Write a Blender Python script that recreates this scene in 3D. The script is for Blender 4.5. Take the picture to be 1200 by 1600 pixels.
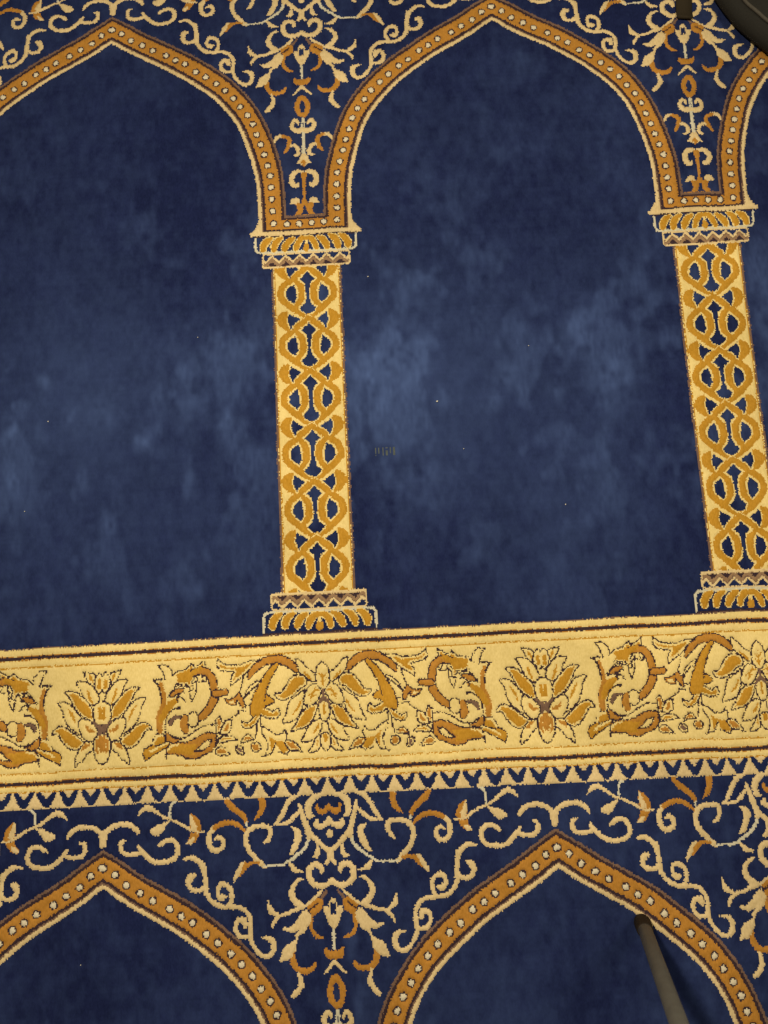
import bpy, bmesh, math, random, json
import numpy as np
from mathutils import Matrix, Vector

# ------------------------------------------------------------------ scene, camera, light
scene = bpy.context.scene
for o in list(bpy.data.objects): bpy.data.objects.remove(o)
COL = scene.collection
random.seed(7); rng = np.random.default_rng(11)

CAM = [-0.164592, 0.0155, -0.050095, 0.103654, 0.983273, 1.074065]          # rx, ry, rz, u, v, height (metres)
WARP = np.array([-0.126, -0.0595, 0.0628, -0.0511, -0.0383, -0.0469, -0.0472, 0.0325, -0.0007, 0.061, -0.0065, -0.0264, 0.0329, 0.005])
HROW = 1264.03           # one repeat of the carpet across its rows, mm
CPITCH = 600.0       # one niche, mm

def rot3(rx, ry, rz):
    c, s = np.cos, np.sin
    X = np.array([[1,0,0],[0,c(rx),-s(rx)],[0,s(rx),c(rx)]])
    Y = np.array([[c(ry),0,s(ry)],[0,1,0],[-s(ry),0,c(ry)]])
    Z = np.array([[c(rz),-s(rz),0],[s(rz),c(rz),0],[0,0,1]])
    return X @ Y @ Z
R3 = rot3(*CAM[:3])
cam_d = bpy.data.cameras.new('camera'); cam = bpy.data.objects.new('camera', cam_d); COL.objects.link(cam)
flip = np.array([1, -1, -1])
rgt, dwn, fwd = R3[0]*flip, R3[1]*flip, R3[2]*flip
cam.matrix_world = Matrix(((rgt[0], -dwn[0], -fwd[0], CAM[3]), (rgt[1], -dwn[1], -fwd[1], -CAM[4]),
                           (rgt[2], -dwn[2], -fwd[2], CAM[5]), (0, 0, 0, 1)))
cam_d.sensor_fit = 'VERTICAL'; cam_d.sensor_height = 36; cam_d.sensor_width = 27; cam_d.lens = 27
cam_d.clip_start = 0.02; cam_d.clip_end = 50
cam_d.dof.use_dof = True; cam_d.dof.focus_distance = 1.08; cam_d.dof.aperture_fstop = 7.0
scene.camera = cam

world = bpy.data.worlds.new('World'); scene.world = world; world.use_nodes = True
bg = world.node_tree.nodes['Background']
bg.inputs[0].default_value = (1.0, 0.86, 0.68, 1); bg.inputs[1].default_value = 0.095

def area_lamp(name, loc, target, size, power, col):
    d = bpy.data.lights.new(name, 'AREA'); d.shape = 'SQUARE'; d.size = size
    d.energy = power; d.color = col
    o = bpy.data.objects.new(name, d); COL.objects.link(o); o.location = loc
    o.rotation_euler = (Vector(target)-Vector(loc)).to_track_quat('-Z', 'Y').to_euler()
    return o
area_lamp('ceiling_lamp', (-0.28, -0.62, 1.75), (0.40, -0.85, 0), 0.09, 32, (1.0, 0.88, 0.64))
area_lamp('ceiling_lamp', (1.05, -0.35, 1.80), (0.50, -0.85, 0), 0.40, 13.5, (1.0, 0.88, 0.63))

scene.view_settings.view_transform = 'Standard'; scene.view_settings.look = 'None'
scene.view_settings.gamma = 1; scene.view_settings.use_curve_mapping = False
scene.view_settings.exposure = 0.0
scene.render.engine = 'CYCLES'

# ------------------------------------------------------------------ materials
def pile_mat(name, col, col2, rough=0.95, sheen=0.25, wear_and_shading=None, sheen_tint=None):
    """wool pile: fine strand-to-strand tone change, soft sheen, strand bump; wear = colour of rubbed pile and of pile-lean light painted in"""
    m = bpy.data.materials.new(name); m.use_nodes = True
    nt = m.node_tree; N = nt.nodes; Lk = nt.links; b = N['Principled BSDF']
    tc = N.new('ShaderNodeTexCoord')
    mp = N.new('ShaderNodeMapping'); mp.inputs['Scale'].default_value = (1, .45, 1); Lk.new(tc.outputs['Object'], mp.inputs[0])
    n1 = N.new('ShaderNodeTexNoise'); n1.inputs['Scale'].default_value = 520; n1.inputs['Detail'].default_value = 3
    n2 = N.new('ShaderNodeTexNoise'); n2.inputs['Scale'].default_value = 38; n2.inputs['Detail'].default_value = 4
    Lk.new(mp.outputs[0], n1.inputs[0]); Lk.new(tc.outputs['Object'], n2.inputs[0])
    ad = N.new('ShaderNodeMath'); ad.operation = 'MULTIPLY_ADD'; ad.inputs[1].default_value = .6
    mu = N.new('ShaderNodeMath'); mu.operation = 'MULTIPLY'; mu.inputs[1].default_value = .4
    Lk.new(n2.outputs[0], mu.inputs[0]); Lk.new(n1.outputs[0], ad.inputs[0]); Lk.new(mu.outputs[0], ad.inputs[2])
    mr = N.new('ShaderNodeMapRange'); mr.inputs[1].default_value = .34; mr.inputs[2].default_value = .66
    Lk.new(ad.outputs[0], mr.inputs[0])
    mx = N.new('ShaderNodeMix'); mx.data_type = 'RGBA'; Lk.new(mr.outputs[0], mx.inputs[0])
    mx.inputs[6].default_value = (*col, 1); mx.inputs[7].default_value = (*col2, 1)
    n3 = N.new('ShaderNodeTexNoise'); n3.inputs['Scale'].default_value = 7; n3.inputs['Detail'].default_value = 5; Lk.new(tc.outputs['Object'], n3.inputs[0])
    m3 = N.new('ShaderNodeMapRange'); m3.inputs[1].default_value = .3; m3.inputs[2].default_value = .7; m3.inputs[3].default_value = .87; m3.inputs[4].default_value = 1.10; Lk.new(n3.outputs[0], m3.inputs[0])
    hs = N.new('ShaderNodeHueSaturation'); Lk.new(m3.outputs[0], hs.inputs['Value']); Lk.new(mx.outputs[2], hs.inputs['Color'])
    out = hs.outputs[0]
    if wear_and_shading:
        at = N.new('ShaderNodeAttribute'); at.attribute_name = 'wear_and_shading'
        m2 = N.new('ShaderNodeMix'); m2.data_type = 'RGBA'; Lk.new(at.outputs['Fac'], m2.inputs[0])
        Lk.new(out, m2.inputs[6]); m2.inputs[7].default_value = (*wear_and_shading, 1); out = m2.outputs[2]
    Lk.new(out, b.inputs['Base Color'])
    b.inputs['Roughness'].default_value = rough
    b.inputs['Specular IOR Level'].default_value = 0.05 if wear_and_shading else 0.12
    b.inputs['Sheen Weight'].default_value = sheen; b.inputs['Sheen Roughness'].default_value = .45
    b.inputs['Sheen Tint'].default_value = (*(sheen_tint or col2), 1)
    bp = N.new('ShaderNodeBump'); bp.inputs['Strength'].default_value = .5; bp.inputs['Distance'].default_value = .0006
    Lk.new(n1.outputs[0], bp.inputs['Height']); Lk.new(bp.outputs[0], b.inputs['Normal'])
    return m
MATS = {
    # letter: name, yarn colour, second yarn tone, colour of rubbed pile and painted pile-lean light, sheen
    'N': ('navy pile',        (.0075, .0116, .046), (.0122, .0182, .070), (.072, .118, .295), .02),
    'Y': ('straw yellow pile', (.61, .468, .180), (.75, .59, .262), None, .12),
    'C': ('cream pile',       (.51, .385, .195), (.68, .525, .290), None, .12),
    'G': ('ochre pile',       (.36, .178, .015), (.50, .260, .032), None, .10),
    'O': ('amber brown pile', (.325, .148, .022), (.455, .212, .040), None, .10),
    'B': ('faded brown pile', (.120, .070, .050), (.190, .115, .080), None, .08),
    'K': ('dark plum pile',   (.026, .015, .022), (.045, .026, .034), None, .05),
    'D': ('white pile',       (.55, .49, .36), (.66, .59, .45), None, .12),
    'P': ('pale grey pile',   (.44, .41, .30), (.62, .57, .44), None, .10),
    'T': ('tan pile',         (.20, .120, .068), (.30, .190, .110), None, .08),
    'S': ('bared backing',    (.050, .066, .075), (.10, .115, .105), None, .0),
}

CLS = list(MATS)                       # class letters, order = class number
CI = {c: i for i, c in enumerate(CLS)}
PM = {c: pile_mat(v[0], v[1], v[2], wear_and_shading=v[3], sheen=v[4]) for c, v in MATS.items()}

def simple_mat(name, col, rough=.6, spec=.4, metal=0, nscale=200, bump=.2, col2=None, dist=.0006):
    m = bpy.data.materials.new(name); m.use_nodes = True
    nt = m.node_tree; N = nt.nodes; Lk = nt.links; b = N['Principled BSDF']
    tc = N.new('ShaderNodeTexCoord'); n = N.new('ShaderNodeTexNoise'); n.inputs['Scale'].default_value = nscale; n.inputs['Detail'].default_value = 5
    Lk.new(tc.outputs['Object'], n.inputs[0])
    mx = N.new('ShaderNodeMix'); mx.data_type = 'RGBA'; Lk.new(n.outputs[0], mx.inputs[0])
    mx.inputs[6].default_value = (*col, 1); mx.inputs[7].default_value = (*(col2 or [c*1.35 for c in col]), 1)
    Lk.new(mx.outputs[2], b.inputs['Base Color'])
    b.inputs['Roughness'].default_value = rough; b.inputs['Specular IOR Level'].default_value = spec; b.inputs['Metallic'].default_value = metal
    bp = N.new('ShaderNodeBump'); bp.inputs['Strength'].default_value = bump; bp.inputs['Distance'].default_value = dist
    Lk.new(n.outputs[0], bp.inputs['Height']); Lk.new(bp.outputs[0], b.inputs['Normal'])
    return m

# ------------------------------------------------------------------ the woven pattern: one half repeat, drawn in millimetres
DATA = json.loads(r'''{"E":[{"l":"spandrel","k":"s","c":"C","p":[[86.6,-25.9],[82.1,-29.4],[78.3,-36.2],[77.8,-43.6],[82.9,-47.9],[91.4,-48.3],[99.9,-47.3],[107.1,-42.9],[110.8,-35.4],[110.5,-26.2],[105.7,-15.8],[98.9,-8.2],[92.9,-1.8],[87.7,2.7]],
"w":[3.1,5.4,5.6,5.9,6.3,5.9,6.3,6.8,7.0,7.0,6.8,6.8,7.0,5.6]},{"l":"spandrel","k":"s","c":"P","p":[[87.7,2.7],[75.8,2.1],[64.5,2.2],[56.5,-1.1],[48.1,-6.5],[37.9,-13.5],[30.9,-21.8],[28.5,-29.9]],
"w":[2.8,2.8,2.8,3.5,3.7,4.4,4.6,4.6]},{"l":"spandrel","k":"s","c":"C","p":[[27.5,-30.6],[28.6,-37.8],[30.7,-45.7],[33.5,-56.3],[35.9,-64.3],[37.2,-72.3]],
"w":[6.4,6.8,6.8,6.5,5.6,3.1]},{"l":"spandrel","k":"s","c":"C","p":[[37.1,-66.2],[42.6,-61.3],[49.3,-54.5],[55.4,-50.2],[63.2,-49.6],[72.0,-49.5]],
"w":[4.2,5.1,5.4,5.1,3.7,2.3],
"s":0},{"l":"spandrel","k":"s","c":"C","p":[[71.9,-49.2],[63.6,-57.6],[57.2,-70.0],[50.6,-79.1],[42.4,-84.9],[34.1,-88.9],[27.1,-92.4]],
"w":[1.7,5.7,6.4,6.5,7.1,7.8,7.8]},{"l":"spandrel","k":"p","c":"C","p":[[50.9,-44.8],[41.6,-43.5],[37.1,-37.4],[37.8,-29.4],[41.8,-20.0],[47.7,-11.8],[55.1,-10.1],[50.9,-19.6],[47.8,-27.6],[45.7,-35.7],[47.9,-41.6]],
"s":1},{"l":"spandrel","k":"p","c":"C","p":[[54.8,-0.2],[56.4,1.8],[52.1,10.1],[47.7,13.5],[35.9,12.4],[35.9,11.1],[44.5,7.8],[49.7,2.8]]},{"l":"spandrel","k":"s","c":"O","p":[[87.5,-82.1],[87.3,-74.0],[91.0,-64.4],[98.2,-56.8]],
"w":[8.8,8.2,6.8,2.0]},{"l":"spandrel","k":"s","c":"O","p":[[135.9,-83.2],[128.9,-74.1],[118.4,-65.8],[111.7,-58.8],[109.3,-52.8]],
"w":[5.4,8.2,7.8,6.5,3.7]},{"l":"spandrel","k":"s","c":"P","p":[[109.3,-52.6],[109.4,-48.2]],
"w":[2.9,2.2]},{"l":"spandrel","k":"s","c":"C","p":[[151.8,-49.6],[158.8,-41.3],[159.8,-31.9],[157.9,-24.7],[151.9,-19.8],[144.9,-20.9],[141.2,-25.4],[141.4,-32.1],[146.6,-36.0],[152.1,-33.8]],
"w":[5.9,7.1,6.8,6.5,6.5,6.5,6.2,5.6,5.4,2.8]},{"l":"spandrel","k":"s","c":"O","p":[[112.0,-42.3],[119.9,-49.3],[130.1,-53.6],[140.0,-53.3],[148.1,-50.8],[151.8,-48.9]],
"w":[3.1,5.7,6.5,6.8,6.8,5.7]},{"l":"spandrel","k":"s","c":"O","p":[[95.0,-1.5],[104.1,-1.9],[111.0,0.3],[116.4,4.4],[121.6,10.6]],
"w":[3.9,4.2,6.5,9.0,7.0]},{"l":"spandrel","k":"p","c":"C","p":[[112.0,-4.3],[119.0,-2.7],[126.1,7.5],[129.9,18.1],[128.0,20.4],[123.5,15.2],[118.3,8.5],[116.5,2.5]]},{"l":"spandrel","k":"s","c":"C","p":[[167.6,-3.6],[166.7,2.7],[166.2,13.2],[165.8,21.5],[163.8,31.8],[158.6,40.9],[149.2,47.8],[138.9,50.2],[128.9,50.0],[119.8,51.7],[112.8,56.6],[108.1,64.6],[107.3,72.8],[108.2,81.0],[107.3,91.2],[102.2,101.1],[94.0,109.1],[86.1,110.8],[80.0,106.3],[78.2,98.6],[80.0,92.1],[85.8,88.7],[93.6,88.0]],
"w":[5.6,5.6,5.3,5.1,5.6,5.8,6.2,5.3,5.3,5.8,5.6,5.6,5.6,5.6,5.1,5.1,5.3,5.8,6.7,7.3,7.3,4.7,1.1]},{"l":"spandrel","k":"s","c":"C","p":[[136.8,48.8],[132.7,43.5],[131.2,36.1],[132.8,28.6],[138.7,23.5],[145.3,22.7],[149.2,28.1],[148.7,35.3],[145.1,39.5],[140.3,38.6]],
"w":[4.5,5.6,5.4,5.6,6.3,6.7,4.9,5.6,6.0,5.1]},{"l":"spandrel","k":"p","c":"C","p":[[137.0,37.4],[141.1,35.5],[144.8,33.1],[147.8,35.3],[146.3,41.4],[140.6,41.7]]},{"l":"spandrel","k":"s","c":"C","p":[[108.8,85.1],[114.3,86.7],[120.7,86.1],[125.5,81.7],[127.0,74.1],[124.4,67.3],[119.0,64.5]],
"w":[4.0,4.9,6.0,5.8,5.6,6.2,4.9]},{"l":"spandrel","k":"p","c":"C","p":[[112.4,63.7],[119.1,63.0],[123.9,67.3],[118.6,71.2],[116.1,75.7],[112.6,77.1],[111.1,71.9]]},{"l":"spandrel","k":"s","c":"C","p":[[193.2,-11.1],[183.1,-12.4],[174.3,-7.7],[168.6,0.4],[166.2,10.5],[165.0,23.0],[165.0,32.4]],
"w":[2.7,5.7,6.4,6.1,6.1,6.4,6.1]},{"l":"spandrel","k":"s","c":"C","p":[[167.5,23.1],[171.4,27.4],[178.1,28.3],[184.7,25.4],[187.8,17.7],[185.7,11.4]],
"w":[5.0,5.7,5.4,6.4,7.1,7.7]},{"l":"spandrel","k":"p","c":"C","p":[[177.9,7.1],[186.4,6.4],[190.3,11.6],[188.0,19.3],[183.1,17.5],[180.9,12.8],[178.0,11.1]]},{"l":"spandrel","k":"s","c":"C","p":[[253.2,-46.7],[256.0,-51.4],[265.6,-57.4],[278.6,-58.7],[288.6,-56.0],[296.7,-50.1],[302.6,-43.4]],
"w":[5.1,6.1,6.5,6.5,6.5,6.5,6.5]},{"l":"spandrel","k":"s","c":"C","p":[[297.2,-46.1],[298.4,-32.9]],
"w":[6.1,5.8]},{"l":"spandrel","k":"s","c":"C","p":[[226.2,-29.2],[222.4,-31.3],[216.8,-35.0],[208.3,-35.1],[202.0,-28.7],[201.3,-19.5],[206.8,-12.0],[216.4,-9.0],[230.1,-9.4],[239.0,-14.7],[246.8,-22.3],[251.7,-28.7],[252.7,-31.9]],
"w":[3.7,5.8,5.8,6.1,6.4,6.4,6.1,6.1,6.1,6.1,6.1,4.8,2.0]},{"l":"spandrel","k":"s","c":"C","p":[[249.0,-23.0],[256.5,-20.9],[266.7,-20.4],[273.8,-23.0],[276.6,-30.5],[274.9,-36.6],[270.0,-38.4]],
"w":[5.1,5.8,5.8,6.1,6.1,5.4,2.7]},{"l":"spandrel","k":"s","c":"P","p":[[203.1,-84.4],[207.5,-80.9],[210.0,-75.1],[210.3,-65.4],[210.2,-60.6]],
"w":[3.7,3.2,2.9,2.9,2.4]},{"l":"spandrel","k":"s","c":"C","p":[[210.6,-61.4],[201.5,-57.8],[192.6,-53.4],[183.7,-48.0]],
"w":[3.1,3.4,4.1,4.4]},{"l":"spandrel","k":"s","c":"C","p":[[210.6,-61.4],[219.2,-65.4],[228.2,-71.9]],
"w":[3.1,3.8,4.8]},{"l":"spandrel","k":"p","c":"C","p":[[226.6,-72.8],[234.9,-80.2],[241.1,-82.2],[248.0,-78.3],[251.9,-71.6],[253.9,-66.7],[247.5,-71.8],[238.7,-73.9],[231.6,-71.6]]},{"l":"spandrel","k":"p","c":"C","p":[[211.5,-59.3],[220.3,-57.8],[230.2,-53.3],[237.1,-48.2],[233.1,-43.2],[226.7,-42.2],[221.0,-45.7],[216.4,-52.3]],
"s":1},{"l":"spandrel","k":"p","c":"O","p":[[176.4,-65.0],[183.5,-69.1],[185.0,-61.7],[184.3,-52.1],[181.8,-46.2],[170.7,-45.7],[168.4,-49.6],[170.3,-56.0],[173.0,-61.5]]},{"l":"spandrel","k":"p","c":"C","p":[[182.0,-67.5],[184.5,-68.7],[184.5,-55.3],[182.0,-48.2],[175.9,-47.4],[174.6,-51.8],[178.5,-58.8]]},{"l":"spandrel","k":"p","c":"O","p":[[171.4,-43.9],[183.4,-44.5],[185.6,-37.7],[190.5,-30.0],[184.0,-29.5],[177.4,-32.9],[173.6,-38.2]]},{"l":"spandrel","k":"p","c":"C","p":[[178.7,-38.8],[185.5,-36.1],[190.5,-30.0],[182.7,-29.8],[179.3,-34.8]]},{"l":"spandrel","k":"s","c":"C","p":[[166.4,-44.9],[174.9,-45.2],[185.4,-48.1]],
"w":[2.4,3.1,2.7]},{"l":"spandrel","k":"p","c":"C","p":[[35.5,20.2],[40.6,18.2],[47.2,20.7],[53.9,27.6],[56.8,35.5],[55.4,43.2],[49.0,50.7],[42.0,55.4],[35.8,52.0],[39.1,47.2],[46.0,42.5],[49.1,35.2],[46.9,27.3],[42.1,22.7]]},{"l":"spandrel","k":"s","c":"C","p":[[38.1,52.5],[48.2,56.2],[57.4,60.1],[67.7,62.2],[74.4,67.1],[79.0,74.2],[79.0,77.7]],
"w":[6.6,5.3,4.5,4.5,4.7,3.8,1.3]},{"l":"spandrel","k":"p","c":"C","p":[[70.1,60.4],[76.6,54.8],[81.6,48.3],[83.4,41.8],[85.3,43.5],[84.9,56.7],[80.9,60.9],[74.2,63.0]]},{"l":"spandrel","k":"s","c":"C","p":[[14.0,35.7],[18.9,40.8],[25.3,45.4],[33.4,51.5]],
"w":[3.4,3.9,3.9,4.3]},{"l":"spandrel","k":"s","c":"B","p":[[7.8,36.4],[12.2,42.2],[15.3,46.3]],
"w":[3.8,4.2,3.8]},{"l":"spandrel","k":"p","c":"O","p":[[12.9,48.4],[15.9,45.0],[21.6,44.4],[27.0,48.1],[33.4,52.8],[32.2,56.2],[28.1,63.0],[26.1,65.5],[19.7,62.6],[13.4,58.0]]},{"l":"spandrel","k":"s","c":"K","p":[[19.4,50.6],[24.8,54.6],[31.2,58.3]],
"w":[2.1,2.3,2.4]},{"l":"spandrel","k":"s","c":"O","p":[[27.2,63.8],[28.6,71.7],[28.7,79.5],[25.1,86.2],[20.2,90.5],[13.6,92.4]],
"w":[4.3,5.2,5.2,5.4,5.0,2.1]},{"l":"spandrel","k":"p","c":"C","p":[[28.6,63.0],[32.1,59.7],[33.2,56.2],[38.7,59.1],[44.0,65.4],[51.1,72.6],[56.5,77.2],[65.0,76.7],[65.8,78.4],[59.9,82.5],[54.2,84.0],[45.0,81.0],[49.4,87.2],[50.1,91.6],[48.1,94.1],[44.7,87.0],[39.2,84.2],[34.8,79.7],[31.3,75.2],[28.7,69.9]]},{"l":"spandrel","k":"s","c":"O","p":[[54.1,108.0],[54.6,115.7],[52.1,123.3],[46.2,128.3],[38.7,129.7],[31.3,128.5],[27.1,124.8],[25.1,120.5]],
"w":[5.6,7.8,7.8,7.8,7.2,6.5,5.4,2.6]},{"l":"spandrel","k":"p","c":"C","p":[[46.5,88.0],[50.3,87.3],[50.1,91.6],[55.5,94.4],[61.9,98.1],[67.2,103.4],[68.7,109.5],[72.5,116.4],[70.1,117.6],[60.0,115.9],[54.7,110.6],[50.3,105.3],[48.8,97.5]]},{"l":"spandrel","k":"p","c":"C","p":[[46.2,129.8],[49.3,131.6],[49.1,136.7],[47.3,142.6],[49.8,149.4],[55.9,156.4],[59.3,160.7],[56.5,162.7],[51.0,161.2],[45.7,155.1],[41.0,148.2],[41.4,140.6],[44.0,134.8]]},{"l":"spandrel","k":"p","c":"C","p":[[-3.9,44.6],[0.4,44.8],[2.6,46.2],[5.2,50.7],[5.4,56.3],[9.2,55.9],[12.1,55.3],[11.7,62.3],[9.0,70.0],[5.9,76.8],[0.9,82.6],[-1.0,84.4],[-5.6,82.3]]},{"l":"spandrel","k":"p","c":"N","p":[[3.3,52.0],[0.5,52.2],[-1.2,56.6],[-0.8,60.9],[1.5,65.2],[3.9,65.1]]},{"l":"spandrel","k":"s","c":"P","p":[[1.0,83.4],[0.9,92.0],[0.6,105.7]],
"w":[1.8,2.0,2.2]},{"l":"spandrel","k":"p","c":"O","p":[[-2.1,108.2],[4.5,107.0],[8.2,106.5],[10.7,104.1],[13.0,104.8],[12.8,111.4],[9.6,116.4],[4.0,117.5],[-2.6,117.6]]},{"l":"spandrel","k":"p","c":"C","p":[[-2.1,117.6],[0.7,117.7],[3.0,119.1],[7.3,124.8],[13.5,132.7],[16.3,134.7],[15.2,135.5],[11.5,134.3],[5.3,129.0],[0.8,124.7],[-2.4,124.6]]},{"l":"spandrel","k":"p","c":"C","p":[[-1.5,-88.7],[3.0,-88.0],[14.3,-86.3],[23.2,-82.7],[29.7,-76.4],[31.2,-67.7],[29.6,-58.1],[26.5,-54.0],[21.8,-54.6],[18.0,-57.0],[22.1,-60.1],[23.3,-65.9],[21.0,-72.5],[16.2,-78.1],[9.5,-81.2],[2.7,-82.3],[-1.8,-82.8]]},{"l":"spandrel","k":"p","c":"O","p":[[-2.2,-73.1],[0.6,-73.3],[3.9,-69.9],[7.8,-65.6],[12.5,-67.0],[14.2,-72.8],[17.2,-70.5],[17.0,-66.2],[13.6,-59.9],[8.4,-58.0],[4.0,-60.4],[0.5,-63.6],[-2.7,-63.9]]},{"l":"spandrel","k":"p","c":"C","p":[[-1.9,-56.4],[1.5,-56.2],[4.7,-51.6],[10.1,-47.2],[14.7,-48.6],[13.6,-53.0],[17.5,-53.3],[21.2,-48.9],[20.4,-44.6],[16.6,-40.8],[9.8,-39.8],[5.4,-43.0],[1.6,-45.0],[-2.4,-45.1]]},{"l":"spandrel","k":"p","c":"C","p":[[4.8,-34.8],[4.4,-32.7],[3.2,-30.9],[1.5,-29.9],[-0.5,-29.6],[-2.4,-30.3],[-3.9,-31.8],[-4.7,-33.7],[-4.7,-35.9],[-3.9,-37.9],[-2.4,-39.3],[-0.5,-40.0],[1.5,-39.8],[3.2,-38.7],[4.4,-36.9],[4.8,-34.8]]},{"l":"spandrel","k":"s","c":"C","p":[[0.9,-13.6],[5.3,-16.1],[14.7,-24.6],[21.8,-31.8],[27.9,-40.0],[30.2,-48.4],[34.5,-59.0],[37.2,-67.4],[38.1,-73.9]],
"w":[7.9,6.2,6.2,6.8,6.8,5.9,5.4,4.7,2.5]},{"l":"spandrel","k":"p","c":"C","p":[[13.9,-19.4],[18.0,-23.4],[18.3,-16.0],[21.8,-8.4],[26.4,-6.5],[24.1,-4.5],[17.1,-4.9],[13.4,-9.3]]},{"l":"spandrel","k":"p","c":"C","p":[[-2.7,-13.8],[4.0,-14.0],[5.0,-10.3],[4.2,-5.0],[8.8,3.6],[4.3,4.4],[0.6,-0.1],[-3.3,-0.3]]},{"l":"spandrel","k":"s","c":"C","p":[[-2.2,23.6],[0.2,24.2],[6.5,28.6],[15.4,29.8],[23.6,26.3],[28.7,19.2],[28.9,9.8],[23.6,4.1],[16.1,4.2],[12.1,9.5],[13.0,14.5]],
"w":[7.8,7.4,6.9,7.2,7.4,7.6,7.4,7.4,7.4,6.5,1.8]},{"l":"spandrel","k":"p","c":"O","p":[[0.0,136.0],[2.5,136.6],[4.9,138.1],[7.0,140.6],[8.9,143.7],[10.5,147.4],[11.6,151.2],[12.2,154.7],[12.3,157.1],[11.9,160.2],[11.1,163.7],[9.7,167.3],[8.0,170.6],[6.0,173.3],[3.7,175.2],[1.2,176.2],[-1.2,176.2],[-3.7,175.2],[-6.0,173.3],[-8.0,170.6],[-9.7,167.3],[-11.1,163.7],[-11.9,160.2],[-12.3,157.1],[-12.2,154.7],[-11.6,151.2],[-10.5,147.4],[-8.9,143.7],[-7.0,140.6],[-4.9,138.1],[-2.5,136.6],[-0.0,136.0]]},{"l":"spandrel","k":"p","c":"N","p":[[0.0,145.1],[0.9,145.4],[1.7,146.3],[2.5,147.7],[3.2,149.4],[3.8,151.5],[4.2,153.6],[4.4,155.6],[4.4,156.9],[4.3,158.6],[4.0,160.6],[3.5,162.6],[2.9,164.5],[2.2,166.0],[1.3,167.1],[0.4,167.6],[-0.4,167.6],[-1.3,167.1],[-2.2,166.0],[-2.9,164.5],[-3.5,162.6],[-4.0,160.6],[-4.3,158.6],[-4.4,156.9],[-4.4,155.6],[-4.2,153.6],[-3.8,151.5],[-3.2,149.4],[-2.5,147.7],[-1.7,146.3],[-0.9,145.4],[-0.0,145.1]]},{"l":"spandrel","k":"s","c":"C","p":[[-0.5,197.1],[9.4,197.8],[16.3,193.3],[17.0,185.9],[12.2,180.0],[8.2,184.1],[7.6,188.0]],
"w":[9.5,8.3,7.1,6.4,6.0,4.4,1.5]},{"l":"spandrel","k":"s","c":"P","p":[[1.1,178.0],[2.3,193.6]],
"w":[2.6,2.4]},{"l":"spandrel","k":"s","c":"P","p":[[1.0,201.6],[1.4,239.2]],
"w":[2.9,3.3]},{"l":"spandrel","k":"s","c":"C","p":[[43.8,214.9],[41.4,208.6],[36.8,205.5],[30.2,205.4]],
"w":[2.9,5.5,5.5,5.5]},{"l":"spandrel","k":"s","c":"O","p":[[31.1,205.5],[23.7,208.9],[21.4,214.7],[23.4,223.5],[27.4,231.1],[30.1,235.0]],
"w":[5.1,6.6,6.6,6.2,4.6,1.1]},{"l":"spandrel","k":"s","c":"C","p":[[18.8,221.9],[13.3,222.8],[9.0,228.7],[8.4,235.4],[11.9,238.7],[15.7,238.9]],
"w":[4.9,5.7,6.0,5.7,4.4,1.5]},{"l":"spandrel","k":"p","c":"C","p":[[-1.8,236.5],[3.7,236.9],[5.3,239.7],[7.3,246.9],[11.8,252.7],[6.1,253.7],[0.5,257.7],[-2.2,256.1]]},{"l":"spandrel","k":"p","c":"O","p":[[-2.0,247.5],[1.0,247.1],[4.2,251.6],[0.7,257.5],[-2.2,256.1]]},{"l":"spandrel","k":"s","c":"C","p":[[3.1,266.4],[11.3,267.0],[17.7,273.2],[18.8,281.8],[14.6,288.5],[9.7,288.7],[8.9,284.8]],
"w":[4.8,7.4,8.3,8.5,8.5,4.8,1.3]},{"l":"spandrel","k":"p","c":"O","p":[[-2.4,267.3],[4.7,267.7],[4.5,274.2],[2.8,280.1],[-2.7,279.8]]},{"l":"spandrel","k":"s","c":"O","p":[[0.7,276.9],[-0.1,310.7]],
"w":[3.9,3.7]},{"l":"spandrel","k":"p","c":"O","p":[[-3.3,307.5],[0.5,307.7],[3.6,315.7],[6.7,323.1],[11.8,336.6],[12.8,338.4],[6.3,337.4],[2.7,330.0],[1.8,322.8],[-3.6,322.4]]},{"l":"spandrel","k":"p","c":"O","p":[[6.8,317.1],[10.2,313.8],[16.6,315.4],[13.2,321.2],[10.9,329.4],[14.8,336.8],[7.4,336.3],[4.0,322.9]]},{"l":"spandrel","k":"p","c":"C","p":[[6.8,317.1],[8.1,311.2],[12.5,308.9],[17.9,310.1],[21.2,315.7],[22.7,319.0],[16.8,318.4],[13.3,318.8],[10.1,318.0]]},{"l":"palmette","k":"p","c":"G","p":[[21.3,1032.9],[25.7,1025.4],[34.0,1023.1],[42.0,1026.0],[48.7,1033.3],[53.9,1041.5],[59.3,1045.8],[64.9,1045.9],[63.0,1051.9],[52.7,1055.0],[40.8,1050.0],[30.1,1040.8],[24.1,1039.0]],
"o":"K","ow":1.9,"f":"Y","fw":1.7,"s":1},{"l":"palmette","k":"p","c":"Y","p":[[10.1,1022.9],[20.1,1014.9],[26.6,1007.2],[35.5,1001.1],[35.1,1009.6],[31.6,1019.5],[22.6,1027.2],[14.2,1033.7],[9.1,1032.5]],
"o":"K","ow":1.9,"s":1},{"l":"palmette","k":"s","c":"G","p":[[14.3,1030.6],[19.6,1025.9],[25.0,1020.6]],
"w":[2.0,4.1,2.0]},{"l":"palmette","k":"p","c":"Y","p":[[24.9,1043.0],[34.7,1049.5],[44.5,1055.9],[49.1,1065.0],[51.6,1075.0],[56.6,1085.2],[45.1,1083.7],[36.2,1079.3],[29.7,1068.0],[27.1,1056.0]],
"o":"K","ow":1.9,"s":1},{"l":"palmette","k":"s","c":"G","p":[[30.3,1057.2],[34.4,1065.3],[42.1,1074.0]],
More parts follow.
